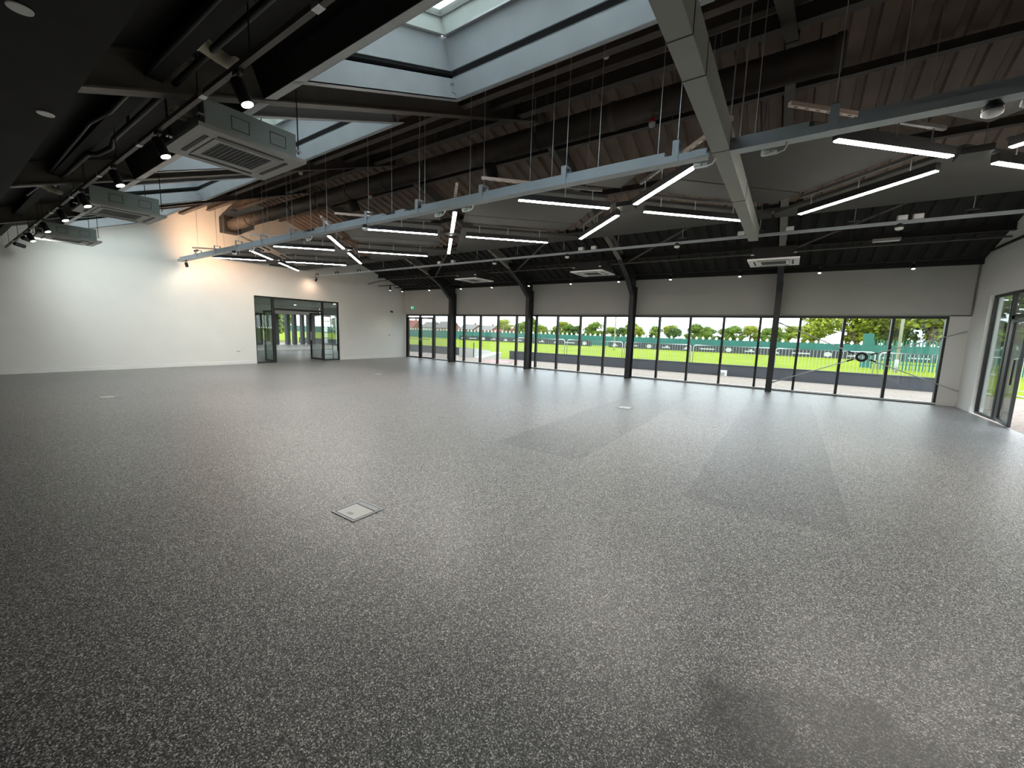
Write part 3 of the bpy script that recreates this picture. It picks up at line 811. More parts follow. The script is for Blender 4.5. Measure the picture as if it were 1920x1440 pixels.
# small equipment on the rails
def connector(x, lab):
    o = empty('cable_connector', (x, 5.15, 3.50)); tag(o, lab, 'connector', 'white cable connectors under the rail')
    build('body', MB().tube([(-0.11, 0, 0.035), (-0.03, 0, 0.03)], 0.026, 10), 'white_plastic', o, smooth=True)
    build('plug', MB().tube([(-0.03, 0, 0.03), (0.03, 0, 0.035)], 0.018, 10), 'galv', o, smooth=True)
    build('lead', MB().tube([(-0.1, -0.01, 0.0), (0.03, -0.01, 0.0), (0.09, -0.01, 0.02), (0.11, 0, 0.06), (0.11, 0, 0.10)], 0.009, 8), 'white_plastic', o, smooth=True)
for x, lab in ((-0.99, 'white cable connector under the rail, beside the crossing beam'), (-0.33, 'white cable connector under the rail, just past the cross beam'),
               (1.45, 'white cable connector under the rail near the picture edge'), (-5.10, 'white cable connector left of the vertical LED line'),
               (-4.48, 'white cable connector right of the vertical LED line'), (-9.2, 'white cable connector under the rail beside the second crossed light'), (-12.0, 'small white connector under the rail near the end wall')):
    connector(x, lab)
def sensor(x, y, z, lab, s=1.0):
    o = empty('ceiling_sensor', (x, y, z)); tag(o, lab, 'sensor', 'white round sensors')
    build('base', MB().lathe((0, 0, 0), [(0.02, 0.055 * s), (0.045, 0.06 * s), (0.09, 0.035 * s)], 18), 'black', o, smooth=True)
    build('dome', MB().lathe((0, 0, 0), [(-0.025, 0.02 * s), (-0.02, 0.04 * s), (-0.005, 0.058 * s), (0.02, 0.06 * s)], 18), 'white_plastic', o, smooth=True)
for a in ((1.19, 5.15, 3.50, 'white round sensor under the rail, largest in view', 1.1), (-7.15, 5.15, 3.52, 'white round sensor under the rail at a slanting LED line'),
          (-13.1, 5.15, 3.52, 'white round sensor under the rail close to the end wall'), (-5.05, 9.8, 3.58, 'white round sensor on the thin rail above the middle bay'),
          (-7.45, 9.8, 3.58, 'white round sensor on the thin rail, second bay'), (1.38, 9.8, 3.58, 'white round sensor on the thin rail by the last bay'), (-2.3, 9.8, 3.60, 'white round sensor on the thin rail, fourth bay')):
    sensor(*a)
def jbox(x, lab):
    o = empty('junction_box', (x, 9.8, 3.71)); tag(o, lab, 'junction box', 'pale boxes on the thin rail')
    build('body', MB().box(-0.07, 0.07, -0.05, 0.05, 0, 0.09), 'cassette', o, bevel=0.01)
    build('lid', MB().box(-0.06, 0.06, -0.058, -0.05, 0.01, 0.08), 'white_plastic', o)
for x, lab in ((-9.69, 'pale junction box on the thin rail, left of a pair in second bay'), (-9.1, 'pale junction box on the thin rail, right of a pair in second bay'),
               (-4.65, 'pale junction box above the middle bay, left of the pair'), (-4.3, 'pale junction box above the middle bay, right of the pair'),
               (-1.04, 'pale junction box beside the foot of the cross beam'), (-0.21, 'pale junction box on the thin rail above the last column'),
               (1.40, 'pale junction box above the last bay, left of the pair'), (1.60, 'pale junction box above the last bay, right of the pair')):
    jbox(x, lab)

# ------------------------------------------------------------------ duct
d = empty('spiral_duct', (XE, 6.75, 5.15)); tag(d, 'long round dark duct hanging below the ridge', 'duct')
L0, L1 = 0.42, 0.20 - XE
n = 6
for i in range(n):
    a = L0 + (L1 - L0) * i / n; e = L0 + (L1 - L0) * (i + 1) / n
    pts, rs = [], []
    k = int((e - a) / 0.14)
    for j in range(k + 1):                     # shallow spiral ridges
        t = a + (e - a) * j / k
        pts += [(t, 0, 0)]; rs += [0.20]
        if j < k: pts += [(t + 0.02, 0, 0)]; rs += [0.2045]; pts += [(t + 0.04, 0, 0)]; rs += [0.20]
    build('duct_section', MB().tube(pts, rs, 24), 'duct', d, smooth=True)
    build('coupling', MB().tube([(e - 0.09, 0, 0), (e - 0.08, 0, 0), (e + 0.0, 0, 0), (e + 0.01, 0, 0)], [0.2, 0.213, 0.213, 0.2], 24), 'steel_dark', d, smooth=True)
    xm = (a + e) / 2
    st = MB().tube([(xm, 0.207 * math.cos(t), 0.207 * math.sin(t)) for t in [math.pi * (1 + j / 12) for j in range(13)]], 0.009, 6)
    build('hanger_strap', st, 'black', d)
    for sy in (-1, 1): build('hanger_rod', MB().tube([(xm, sy * 0.207, 0), (xm, sy * 0.207, zld(6.75 + sy * .2) - 5.15 - 0.02)], 0.006, 6), 'galv', d)
build('end_box', MB().box(0.0, 0.44, -0.27, 0.27, -0.29, 0.27), 'grille', d, bevel=0.01)
for i, xm in enumerate((-5.4 - XE, -10.1 - XE)):
    build('branch', MB().tube([(xm, 0.1, -0.15), (xm, 0.25, -0.42)], 0.12, 16), 'grille', d, smooth=True)

# ------------------------------------------------------------------ ceiling cassettes
def cassette(x, y, lab, group, body, face='cassette'):
    o = empty('ceiling_cassette', (x, y, 3.345)); tag(o, lab, 'air conditioner', group)
    s = 0.49
    fr = MB()
    for a in ((-s, s, -s, -0.31), (-s, s, 0.31, s), (-s, -0.31, -0.31, 0.31), (0.31, s, -0.31, 0.31)):
        fr.box(a[0], a[1], a[2], a[3], 0, 0.035)
    build('fascia', fr, face, o)
    for a in ((-0.30, 0.30, -0.385, -0.35), (-0.30, 0.30, 0.35, 0.385), (-0.385, -0.35, -0.30, 0.30), (0.35, 0.385, -0.30, 0.30)):
        build('louvre', MB().box(a[0], a[1], a[2], a[3], -0.006, 0.004), 'grille', o)
    ig = build('intake_frame', MB().box(-0.30, 0.30, -0.30, -0.24, -0.004, 0.03).box(-0.30, 0.30, 0.24, 0.30, -0.004, 0.03).box(-0.30, -0.24, -0.24, 0.24, -0.004, 0.03).box(0.24, 0.30, -0.24, 0.24, -0.004, 0.03), face, o)
    g = MB()
    for k in range(12): g.box(-0.24, 0.24, -0.238 + k * 0.04, -0.206 + k * 0.04, 0.002, 0.012)
    g.box(-0.24, 0.24, -0.24, 0.24, 0.02, 0.026)
    build('intake_grille', g, 'grille', ig)
    build('casing', MB().box(-0.42, 0.42, -0.42, 0.42, 0.036, 0.29), body, o, bevel=0.008)
    for dy in (-0.2, 0.15):
        mb = MB()
        for a in ((dy, dy + 0.16, 0.10, 0.105), (dy, dy + 0.16, 0.215, 0.22), (dy, dy + 0.005, 0.105, 0.215), (dy + 0.155, dy + 0.16, 0.105, 0.215)):
            mb.box(0.42, 0.423, a[0], a[1], a[2], a[3])
        build('access_cover', mb, 'grille', o)
    for sx in (-1, 1):
        for sy in (-1, 1):
            build('lug', MB().box(sx * 0.40 - 0.03, sx * 0.40 + 0.03, min(sy * 0.42, sy * 0.47), max(sy * 0.42, sy * 0.47), 0.12, 0.135), 'galv', o)
            zz = (zld(y + sy * .45) if y < RIDGE else zrd(y + sy * .45)) - 3.345 - 0.02
            build('hanging_rod', MB().tube([(sx * 0.40, sy * 0.45, 0.1), (sx * 0.40, sy * 0.45, zz)], 0.006, 6), 'black', o)
    for k in range(2 if y < RIDGE else 0):
        build('pipe_stub', MB().tube([(0.15 - 0.13 * k, -0.42, 0.2), (0.15 - 0.13 * k, -0.56, 0.2)], 0.035, 10), 'cream', o, smooth=True)
cassette(-5.03, 2.05, 'large grey ceiling cassette unit nearest the viewpoint', 'grey cassettes under the skylights', 'cassette_body')  # grey fascia of these three units has shade put into its colour
cassette(-9.48, 2.05, 'second grey ceiling cassette unit, before the third skylight', 'grey cassettes under the skylights', 'cassette_body')
cassette(-13.85, 2.05, 'farthest grey ceiling cassette unit, against the white end wall', 'grey cassettes under the skylights', 'cassette_body')
cassette(-9.45, 11.28, 'white ceiling cassette above the second window bay', 'white cassettes near the windows', 'black_ceiling', 'white_plastic')
cassette(-4.95, 11.28, 'white ceiling cassette above the middle window bay', 'white cassettes near the windows', 'black_ceiling', 'white_plastic')
cassette(-0.48, 11.22, 'white ceiling cassette in front of the last column', 'white cassettes near the windows', 'black_ceiling', 'white_plastic')
bt = empty('batten_light', (1.45, 11.5, 3.70)); tag(bt, 'small unlit white batten under the black ceiling near last bay', 'light')
build('housing', MB().box(-0.22, 0.22, -0.05, 0.05, 0, 0.05), 'cassette', bt)
build('diffuser', MB().box(-0.21, 0.21, -0.04, 0.04, -0.012, 0), 'white_plastic', bt)
for sx in (-.18, .18): build('drop_rod', MB().tube([(sx, 0, 0.05), (sx, 0, zrd(11.5) - 3.71)], 0.005, 5), 'black', bt)

# ------------------------------------------------------------------ track spotlights
def spotlight(loc, target, lab, group, length=0.20, r_=0.045, lit=True, power=0, col=(1, .85, .68), cone=60, blend=.8, up=1):
    o = empty('track_spotlight', loc); tag(o, lab, 'spotlight', group)
    d = (Vector(target) - Vector(loc)).normalized()
    build('adapter', MB().box(-0.05, 0.05, -0.018, 0.018, min(-0.03 * up, 0), max(-0.03 * up, 0)), 'black', o)
    build('stem', MB().tube([(0, 0, -0.03 * up), (0, 0, -0.09 * up)], 0.012, 8), 'galv', o, smooth=True)
    c = Vector((0, 0, -0.10 * up))
    a, e = c - d * length * 0.25, c + d * length * 0.75
    body = build('barrel', MB().tube([a, a + d * .01, e - d * .005, e], [r_ * .8, r_, r_, r_ * .97], 16), 'black', o, smooth=True)
    build('lens', MB().tube([e - d * .004, e + d * .004], r_ * .86, 16), 'lamp' if lit else 'grille', body)
    if power:
        ld = bpy.data.lights.new('spot_beam', 'SPOT'); ld.energy = power; ld.color = col
        ld.spot_size = math.radians(cone); ld.spot_blend = blend; ld.shadow_soft_size = 0.04
        lo = bpy.data.objects.new('spot_beam', ld); COL.objects.link(lo); lo.parent = o
        lo.location = e + d * 0.03; lo.rotation_euler = d.to_track_quat('-Z', 'Y').to_euler()

tr = empty('light_track', (0, 1.43, 3.375)); tag(tr, 'black lighting track beside the low dark ceiling', 'track')
for i in range(12):
    x0 = -17.3 + i * 1.66
    build('track_section', MB().box(x0, x0 + 1.62, -0.018, 0.018, 0, 0.035), 'steel_dark', tr)
    build('coupler', MB().box(x0 + 1.60, x0 + 1.68, -0.022, 0.022, -0.004, 0.04), 'galv', tr)
    build('drop_rod', MB().tube([(x0 + 0.8, 0, 0.035), (x0 + 0.8, 0, zld(1.43) - 3.40)], 0.005, 5), 'black', tr)
LS = 'left track spotlights'
lsp = list(zip((-3.41, -5.13, -6.69, -8.34, -9.89, -11.5, -13.24), ['lit track spotlight nearest the viewpoint', 'lit track spotlight beside the nearest cassette', 'lit track spotlight, third from the viewpoint',
       'lit track spotlight, fourth from the viewpoint', 'lit track spotlight, fifth from the viewpoint', 'lit track spotlight, sixth from the viewpoint', 'lit track spotlight, seventh from the viewpoint']))
for x, lab in lsp: spotlight((x, 1.43, 3.375), (x + 0.75, 2.3, 0.6), lab, LS, 0.17, power=14, cone=90)
for x, lab in ((-13.9, 'black track spotlight aimed at the end wall, nearer one'), (-15.2, 'black track spotlight aimed at end wall, farther one')):
    spotlight((x, 1.43, 3.375), (XE, 5.2, 2.6), lab, LS, lit=True, power=55, col=(0.93, 1.0, 0.95), cone=125, blend=1)

tr = empty('light_track', (0, 14.25, 3.66)); tag(tr, 'black lighting track just above the grey band', 'track')
for i in range(12):
    x0 = -17.4 + i * 1.75
    build('track_section', MB().box(x0, x0 + 1.73, -0.018, 0.018, 0, 0.035), 'black', tr)
    build('drop_rod', MB().tube([(x0 + 0.8, 0, 0.035), (x0 + 0.8, 0, zrd(14.25) - 3.68)], 0.005, 5), 'black', tr)
wsp = [-16.75, -14.78, -12.72, -10.93, -9.02, -7.12, -5.23, -3.46, -1.44, 0.5, 2.38]
ordn = ['first', 'second', 'third', 'fourth', 'fifth', 'sixth', 'seventh', 'eighth', 'ninth', 'tenth', 'last']
for x, w_ in zip(wsp, ordn):
    spotlight((x, 14.25, 3.66), (x + 0.05, 13.2, 0.0), 'small lit spotlight above the grey band, %s from the end wall' % w_, 'spotlights above the window band', 0.13, 0.04, power=22, cone=75)
# lamps at the ends of the two suspended rails wash the end wall
spotlight((-16.75, 5.15, 3.595), (-17.6, 5.6, 2.6), 'black spotlight under the long rail, washing the end wall', 'rail spotlights', 0.15, power=10, col=(1, .80, .62), cone=140, blend=1)
spotlight((-15.9, 5.15, 3.732), (-17.6, 7.3, 4.9), 'spotlight above the long rail, glowing warm on the gable', 'rail spotlights', 0.14, 0.035, power=120, col=(1, .62, .38), cone=150, blend=1, up=-1)
spotlight((-17.05, 9.8, 3.66), (-17.6, 9.75, 3.1), 'spotlight at the end of thin rail above the doorway', 'rail spotlights', 0.14, 0.04, power=5.5, col=(1, .66, .47), cone=150, blend=1)
tk = empty('light_track', (-16.0, 13.1, 3.62)); tag(tk, 'short black track near the corner above the doorway wall', 'track')
build('track_section', MB().box(-1.2, 1.5, -0.018, 0.018, 0, 0.035), 'black', tk)
for x in (-0.6, 0.9): build('drop_rod', MB().tube([(x, 0, 0.03), (x, 0, zrd(13.1) - 3.64)], 0.005, 5), 'black', tk)
spotlight((-16.3, 13.1, 3.62), (-16.4, 13.0, 1.0), 'black spotlight hanging under the short corner track', 'rail spotlights', 0.16, 0.045, power=0)
cdt = empty('conduit', (0, 13.0, 3.88)); tag(cdt, 'thin black conduit running below the black eaves ceiling', 'conduit')
build('pipe', MB().tube([(-17.3, -.45, -.2), (-17.0, 0, -.02), (-16.5, 0, 0), (3.6, 0, 0)], 0.02, 8), 'steel_dark', cdt, smooth=True)
for x in (-15, -11, -7, -3, 1): build('clip', MB().box(x - .01, x + .01, -.01, .01, 0.02, zrd(13.0) - 3.88), 'black', cdt)
ctr = empty('cable_tray', (0, 10.35, 4.25)); tag(ctr, 'dark perforated cable tray behind the panel edge', 'cable tray')
build('tray', MB().box(-17, 3.6, -0.1, 0.1, 0, 0.008).box(-17, 3.6, -0.1, -0.095, 0, 0.06).box(-17, 3.6, 0.095, 0.1, 0, 0.06), 'steel_dark', ctr)
for i in range(14):
    x = -16.5 + 1.5 * i
    build('strap', MB().bar((x, -0.1, 0.0), (x, -0.1, zrd(10.25) - 4.26), 0.025, 0.004, (1, 0, 0)), 'steel_dark', ctr)
for i, (xa, xb) in enumerate(((-13.75, -9.3), (-9.3, -4.85), (-4.85, -0.4), (-0.4, 3.7))):
    o = build('wind_brace', MB().tube([(xa, 13.6, zrd(13.6) - 0.22), (xb, 10.4, zrd(10.4) - 0.22)], 0.03, 8), 'steel_dark', smooth=True)
    tag(o, ('dark diagonal roof brace over the second window bay', 'dark diagonal roof brace over the middle window bay', 'dark diagonal roof brace over the fourth window bay', 'dark diagonal roof brace over the last window bay')[i], 'brace', 'roof wind braces')

# ------------------------------------------------------------------ pipes and fittings over the left side
p = empty('conduit', (0, 1.3, 3.72)); tag(p, 'black conduit with a bent end beside the low ceiling', 'conduit')
build('pipe', MB().tube([(3.5, 0, 0), (-6.0, 0, 0), (-6.6, -0.05, 0.02), (-10.4, -0.02, 0), (-10.9, -0.1, -0.08)], 0.02, 10), 'black', p, smooth=True)
for x in (-2, -4.5, -7, -9.5): build('clip', MB().box(x - .012, x + .012, -.012, .012, .02, .16), 'black', p)
p = empty('conduit', (0, 1.5, 3.74)); tag(p, 'black pipe with an offset bend beside the left track', 'conduit')
build('pipe', MB().tube([(3.5, 0, 0), (-6.9, 0, 0), (-7.15, 0.03, -0.03), (-7.35, -0.06, -0.1), (-7.6, -0.1, -0.06), (-10.5, -0.1, -0.03)], 0.026, 10), 'black', p, smooth=True)
for x in (-1.8, -6.3, -9.3): build('clip', MB().box(x - .012, x + .012, -.012, .012, .03, .17), 'black', p)
def elbow(loc, lab, s=1.0):
    o = empty('insulated_elbow', loc); tag(o, lab, 'pipe fitting', 'cream pipe fittings')
    pts = [(0, -0.16 * s, 0.06 * s), (0.0, -0.09 * s, 0.055 * s), (0.015 * s, 0, 0.02 * s), (0.06 * s, 0.06 * s, -0.02 * s), (0.14 * s, 0.085 * s, -0.04 * s)]
    build('bend', MB().tube(pts, [0.055*s, 0.06*s, 0.055*s, 0.05*s, 0.048*s], 14), 'cream', o, smooth=True)
    build('collar', MB().tube([(0, -0.2 * s, 0.065 * s), (0, -0.12 * s, 0.058 * s)], 0.068 * s, 14), 'cream', o, smooth=True)
    build('cap', MB().lathe((0.12 * s, 0.085 * s, -0.04 * s), [(0, 0.05 * s), (0.03 * s, 0.046 * s), (0.05 * s, 0.02 * s)], 14, (1, .2, -.2)), 'cream', o, smooth=True)
elbow((-4.05, 1.55, 3.72), 'cream insulated pipe elbow near the low dark ceiling', 1.0)
elbow((-9.6, 1.30, 3.55), 'smaller cream pipe fitting farther along the left pipes', 0.9)
for x, y, lab in ((-3.27, 0.41, 'round downlight in the low dark ceiling, larger in view'), (-4.72, 0.66, 'round downlight at the edge of the low dark ceiling')):
    o = empty('downlight', (x, y, 3.10)); tag(o, lab, 'downlight', 'downlights in the low ceiling')
    build('rim', MB().lathe((0, 0, 0), [(-0.006, 0.05), (-0.006, 0.062), (0.0, 0.064)], 20), 'cassette', o)
    build('lens', MB().lathe((0, 0, 0), [(-0.010, 0.046), (-0.004, 0.048)], 20), 'white_plastic', o)
def smoke(loc, lab, top):
    o = empty('smoke_detector', loc); tag(o, lab, 'smoke detector', 'smoke detectors under the roof')
    build('red_base', MB().lathe((0, 0, 0), [(0.03, 0.05), (0.075, 0.045), (0.10, 0.02)], 16), 'red', o, smooth=True)
    build('head', MB().lathe((0, 0, 0), [(-0.035, 0.02), (-0.03, 0.038), (0.0, 0.05), (0.03, 0.05)], 16), 'white_plastic', o, smooth=True)
    build('conduit_drop', MB().tube([(0, 0, 0.1), (0, 0, top - loc[2])], 0.009, 6), 'red', o)
smoke((-2.44, 5.6, 5.36), 'smoke detector with red base above the duct, nearest the cross beam', zld(5.6))
smoke((-10.3, 5.6, 5.29), 'smoke detector with red base near the largest cassette corner', zld(5.6))
smoke((-2.06, 6.6, 4.80), 'smoke detector just below the duct, left of cross beam', 4.96)
smoke((-8.95, 6.6, 4.80), 'smoke detector with red base below the duct, far end', 4.96)

# ------------------------------------------------------------------ small wall items
s_ = empty('exit_sign', (-16.79, YW - 0.19, 2.69)); tag(s_, 'green running man exit sign above the double doors', 'sign')
build('plate', MB().box(-0.13, 0.13, -0.012, 0.015, -0.085, 0.085), 'sign_green', s_, bevel=0.004)
mb = MB()
mb.add([(-0.055 + 0.016 * math.cos(t), -0.014, 0.052 + 0.016 * math.sin(t)) for t in [k * math.pi / 5 for k in range(10)]], [tuple(range(10))])
build('pictogram_head', mb, 'sign_white', s_)
mb = MB()
for a, b_, w_ in (((-0.055, 0.03), (-0.07, -0.015), 0.028), ((-0.055, 0.028), (-0.015, 0.01), 0.012), ((-0.058, 0.028), (-0.1, 0.005), 0.012), ((-0.068, -0.01), (-0.035, -0.035), 0.014), ((-0.035, -0.035), (-0.03, -0.07), 0.012), ((-0.07, -0.01), (-0.105, -0.055), 0.014)):
    mb.bar((a[0], -0.014, a[1]), (b_[0], -0.014, b_[1]), w_, 0.002, (0, 1, 0))
build('pictogram_body', mb, 'sign_white', s_)
mb = MB(); mb.box(0.045, 0.065, -0.015, -0.013, -0.01, 0.06)
mb.add([(0.02, -0.0145, -0.01), (0.09, -0.0145, -0.01), (0.055, -0.0145, -0.06)], [(0, 1, 2)])
build('arrow', mb, 'sign_white', s_)
c_ = empty('security_camera', (XE, 14.14, 2.45)); tag(c_, 'small dark dome camera on the end wall near the corner', 'camera')
build('mount', MB().tube([(0, 0, 0), (0.05, 0, 0)], 0.05, 14), 'white_plastic', c_, smooth=True)
build('barrel', MB().tube([(0.04, 0, 0), (0.16, 0.02, -0.03)], [0.045, 0.04], 14), 'black', c_, smooth=True)
k = empty('wall_switch', (XE, 14.09, 1.21)); tag(k, 'small door control switch on the end wall near the corner', 'switch')
build('plate', MB().box(0, 0.012, -0.07, 0.07, -0.06, 0.06), 'white_plastic', k, bevel=0.003)
build('button', MB().box(0.012, 0.02, -0.05, -0.01, -0.03, 0.03), 'black', k)
k = empty('wall_socket', (XE, 6.87, 0.50)); tag(k, 'white double socket low on the end wall left of the doorway', 'socket')
build('plate', MB().box(0, 0.012, -0.075, 0.075, -0.045, 0.045), 'white_plastic', k, bevel=0.003)
for sy in (-.035, .035): build('outlet', MB().box(0.012, 0.015, sy - .022, sy + .022, -.022, .022), 'cassette', k)

def floor_box(x, y, lab):
    o = empty('floor_box', (x, y, 0)); tag(o, lab, 'floor box', 'metal floor boxes')
    mb = MB(); s = 0.155
    for a in ((-s, s, -s, -s + .02), (-s, s, s - .02, s), (-s, -s + .02, -s + .02, s - .02), (s - .02, s, -s + .02, s - .02)): mb.box(*a, 0.0005, 0.006)
    build('frame', mb, 'rail', o)
    build('well', MB().box(-s + .02, s - .02, -s + .02, s - .02, 0.0002, 0.0012), 'black', o)
    l = build('lid', MB().box(-s + .030, s - .030, -s + .028, s - .085, 0.0012, 0.005), 'lid', o)
    build('cable_flap', MB().box(-s + .026, s - .026, s - .075, s - .024, 0.0012, 0.005), 'rail', o)
    build('lift_handle', MB().box(-0.03, 0.03, -0.09, -0.06, 0.005, 0.007), 'rail', l)
floor_box(-2.97, 2.02, 'metal floor box in the speckled floor, nearest the viewpoint')
floor_box(-11.46, 2.06, 'metal floor box near the white end wall')
floor_box(-2.87, 8.69, 'metal floor box toward the middle windows')
floor_box(-11.46, 8.71, 'metal floor box in front of the glazed doorway')

# ------------------------------------------------------------------ outside
gr = build('grass_field', MB().add([(-260, 15.4, -0.2), (160, 15.4, -0.2), (160, 300, -0.2), (-260, 300, -0.2)], [(0, 1, 2, 3)]), 'grass')
struct(gr, 'bright green grass field outside the windows', 'field')
g2 = build('grass_field', MB().add([(XR + 0.25, -40, -0.21), (160, -40, -0.21), (160, 15.4, -0.21), (XR + 0.25, 15.4, -0.21)], [(0, 1, 2, 3)]), 'grass')
struct(g2, 'green grass outside the side door', 'field')
g3 = build('paving', MB().add([(-260, -40, -0.21), (LX - 0.25, -40, -0.21), (LX - 0.25, 15.4, -0.21), (-260, 15.4, -0.21)], [(0, 1, 2, 3)]), 'concrete')
struct(g3, 'pale paving beyond the lobby windows', 'paving')
gv = build('gravel_strip', MB().box(-60, 12, YW + 0.22, 20.95, -0.25, -0.15), 'gravel'); tag(gv, 'pale pinkish gravel strip outside the windows', 'gravel', kind='stuff')
gv = build('gravel_strip', MB().box(XR + 0.22, 8.5, 5, YW + 0.22, -0.25, -0.14), 'gravel'); tag(gv, 'pale gravel strip outside the side door', 'gravel', kind='stuff')
def low_wall(x0, x1, lab):
    o = empty('low_wall', ((x0 + x1) / 2, 21.1, -0.2)); tag(o, lab, 'low wall', 'dark low walls outside')
    h = (x1 - x0) / 2
    build('face', MB().box(-h, h, -0.09, 0.09, 0, 0.54), 'lowwall', o)
    build('coping', MB().box(-h - 0.01, h + 0.01, -0.11, 0.11, 0.54, 0.575), 'lowwall', o)
low_wall(-40, -18.1, 'dark grey low wall outside, left of the white ramp')
low_wall(-14.6, 4.65, 'long dark grey low wall outside, right of the ramp')
rm = empty('ramp', (-16.4, 21.0, -0.2)); tag(rm, 'white concrete ramp in the gap between the low walls', 'ramp')
build('cheek', MB().prism([(-0.9, 0), (0.9, 0), (0.9, 0.45), (-0.9, 0.62)], 'x', -1.65, -0.4), 'concrete', rm)
build('slope', MB().prism([(-0.9, 0), (1.2, 0), (1.2, 0.35), (-0.9, 0.05)], 'x', -0.4, 0.3), 'concrete', rm)
build('post', MB().tube([(-0.35, -0.95, 0), (-0.35, -0.95, 1.0)], 0.03, 8), 'black', rm)
build('post', MB().tube([(1.6, -0.95, 0), (1.6, -0.95, 0.95)], 0.03, 8), 'black', rm)
bxs = empty('meter_box', (-2.42, 20.9, -0.15)); tag(bxs, 'small white box at the foot of the long low wall', 'box')
build('body', MB().box(-0.18, 0.18, -0.1, 0.1, 0, 0.26), 'white_plastic', bxs, bevel=0.01)
build('door', MB().box(-0.10, 0.10, -0.106, -0.1, 0.03, 0.17), 'cassette', bxs)
build('red_mat', MB().box(-14.4, -12.9, 18.0, 19.4, -0.15, -0.145), 'red'); tag(bpy.data.objects['red_mat'], 'red patch on the gravel beside the second column', 'mat')

def barrier_proto(L_):
    parts = []
    h, r_ = 1.40, 0.14
    pts = [(-L_/2, 0, 0.05)] + [(-L_/2, 0, h - r_)] + [(-L_/2 + r_ * (1 - math.cos(t)), 0, h - r_ + r_ * math.sin(t)) for t in (0.4, 0.8, 1.2)] + [(-L_/2 + r_, 0, h), (L_/2 - r_, 0, h)] + \
          [(L_/2 - r_ * (1 - math.cos(t)), 0, h - r_ + r_ * math.sin(t)) for t in (1.2, 0.8, 0.4)] + [(L_/2, 0, h - r_), (L_/2, 0, 0.05)]
    fr = MB().tube(pts, 0.026, 8); parts.append(('frame', fr))
    parts.append(('bottom_rail', MB().tube([(-L_/2, 0, 0.22), (L_/2, 0, 0.22)], 0.016, 6)))
    n = int(L_ / 0.125)
    for i in range(1, n): parts.append(('vertical_bar', (i / n - 0.5) * L_))
    for sx in (-1, 1): parts.append(('foot', MB().bar((sx * (L_/2 - 0.3), -0.3, 0.03), (sx * (L_/2 - 0.3), 0.3, 0.03), 0.05, 0.06)))
    return parts
barm = MB().tube([(0, 0, 0.22), (0, 0, 1.39)], 0.007, 5).mesh('vertical_bar'); barm.materials.append(M['galv'])
first = None
blabs = ['steel crowd barrier outside, before the white ramp', 'steel crowd barrier seen through the left of the middle bay', 'steel crowd barrier seen through the right of middle bay',
         'steel crowd barrier at the left of the fourth bay', 'steel crowd barrier behind the last column', 'steel crowd barrier behind the bracing ring', 'steel crowd barrier at the green palisade corner']
for i, (xc, lab) in enumerate(zip((-13.05, -9.43, -5.85, -2.27, 1.25, 4.85, 8.45), blabs)):
    if first is None:
        first = empty('crowd_barrier', (xc, 22.2, -0.2)); tag(first, lab, 'barrier', 'steel crowd barriers on the grass')
        for nm, q in barrier_proto(3.45):
            if nm == 'vertical_bar': build(nm, barm, 'galv', first, (q, 0, 0))
            else: build(nm, q, 'galv', first, smooth=True)
    else:
        c = copy_tree(first, None, (xc, 22.2, -0.2)); c['label'] = lab

def banner(x0, x1, lab):
    o = empty('advert_banner', ((x0 + x1) / 2, 54.5, -0.2)); tag(o, lab, 'banner', 'dark banners along the field')
    h = (x1 - x0) / 2
    build('board', MB().box(-h, h, -0.02, 0.02, 0.03, 0.78), 'banner', o)
    mk = MB(); x = -h + 0.9; k = 0
    while x < h - 0.9:
        if k % 4 == 0: mk.add([(x - .45, -.025, .22), (x + .45, -.025, .22), (x, -.025, .60)], [(0, 1, 2)])
        elif k % 4 == 1: mk.box(x - .8, x + .8, -.026, -.022, .32, .46)
        elif k % 4 == 2: mk.add([(x + .34 * math.cos(t), -.025, .4 + .26 * math.sin(t)) for t in [j * math.pi / 6 for j in range(12)]], [tuple(range(12))])
        else: mk.box(x - .7, x + .3, -.026, -.022, .28, .40).box(x - .2, x + .1, -.026, -.022, .40, .58)
        x += 2.35; k += 1
    pr = build('printed_marks', mk, 'print', o); pr['kind'] = 'stuff'
    nx = int(h)
    for j in range(nx): build('stake', MB().box(-h + 2 * h * (j + .5) / nx - .03, -h + 2 * h * (j + .5) / nx + .03, .02, .06, 0, .8), 'black', o)
banner(-49, -23.5, 'dark advertising banner seen through the second and middle bays')
banner(-20.9, 14, 'long dark advertising banner seen through the last two bays')
banner(-88, -62, 'dark advertising banner seen through the exit doors')

fe = empty('green_fence', (-40, 57, -0.2)); tag(fe, 'long green fence across the far side of field', 'fence')
for i in range(42):
    x0 = -80 + i * 3.6
    build('fence_panel', MB().box(x0 + .03, x0 + 3.57, -0.02, 0.02, 0.1, 1.55), 'greenfence', fe)
    build('post', MB().box(x0 - .04, x0 + .04, -.05, .05, 0, 1.62), 'greenfence', fe)
pm = MB(); pm.add([(0, 0, 0.26), (0.19, 0, 0), (0, 0, -0.2), (-0.19, 0, 0), (0, -0.02, 0), (0, 0.02, 0)], [(0, 1, 4), (1, 2, 4), (2, 3, 4), (3, 0, 4), (1, 0, 5), (2, 1, 5), (3, 2, 5), (0, 3, 5)])
pmesh = pm.mesh('finial'); pmesh.materials.append(M['white_plastic'])
for i in range(150):
    link('finial', pmesh, fe, (-48 + i * 0.78, -0.03, 1.66))
pf = empty('palisade_fence', (9, 36, -0.2)); tag(pf, 'tall green palisade fence before the trees on the right', 'fence')
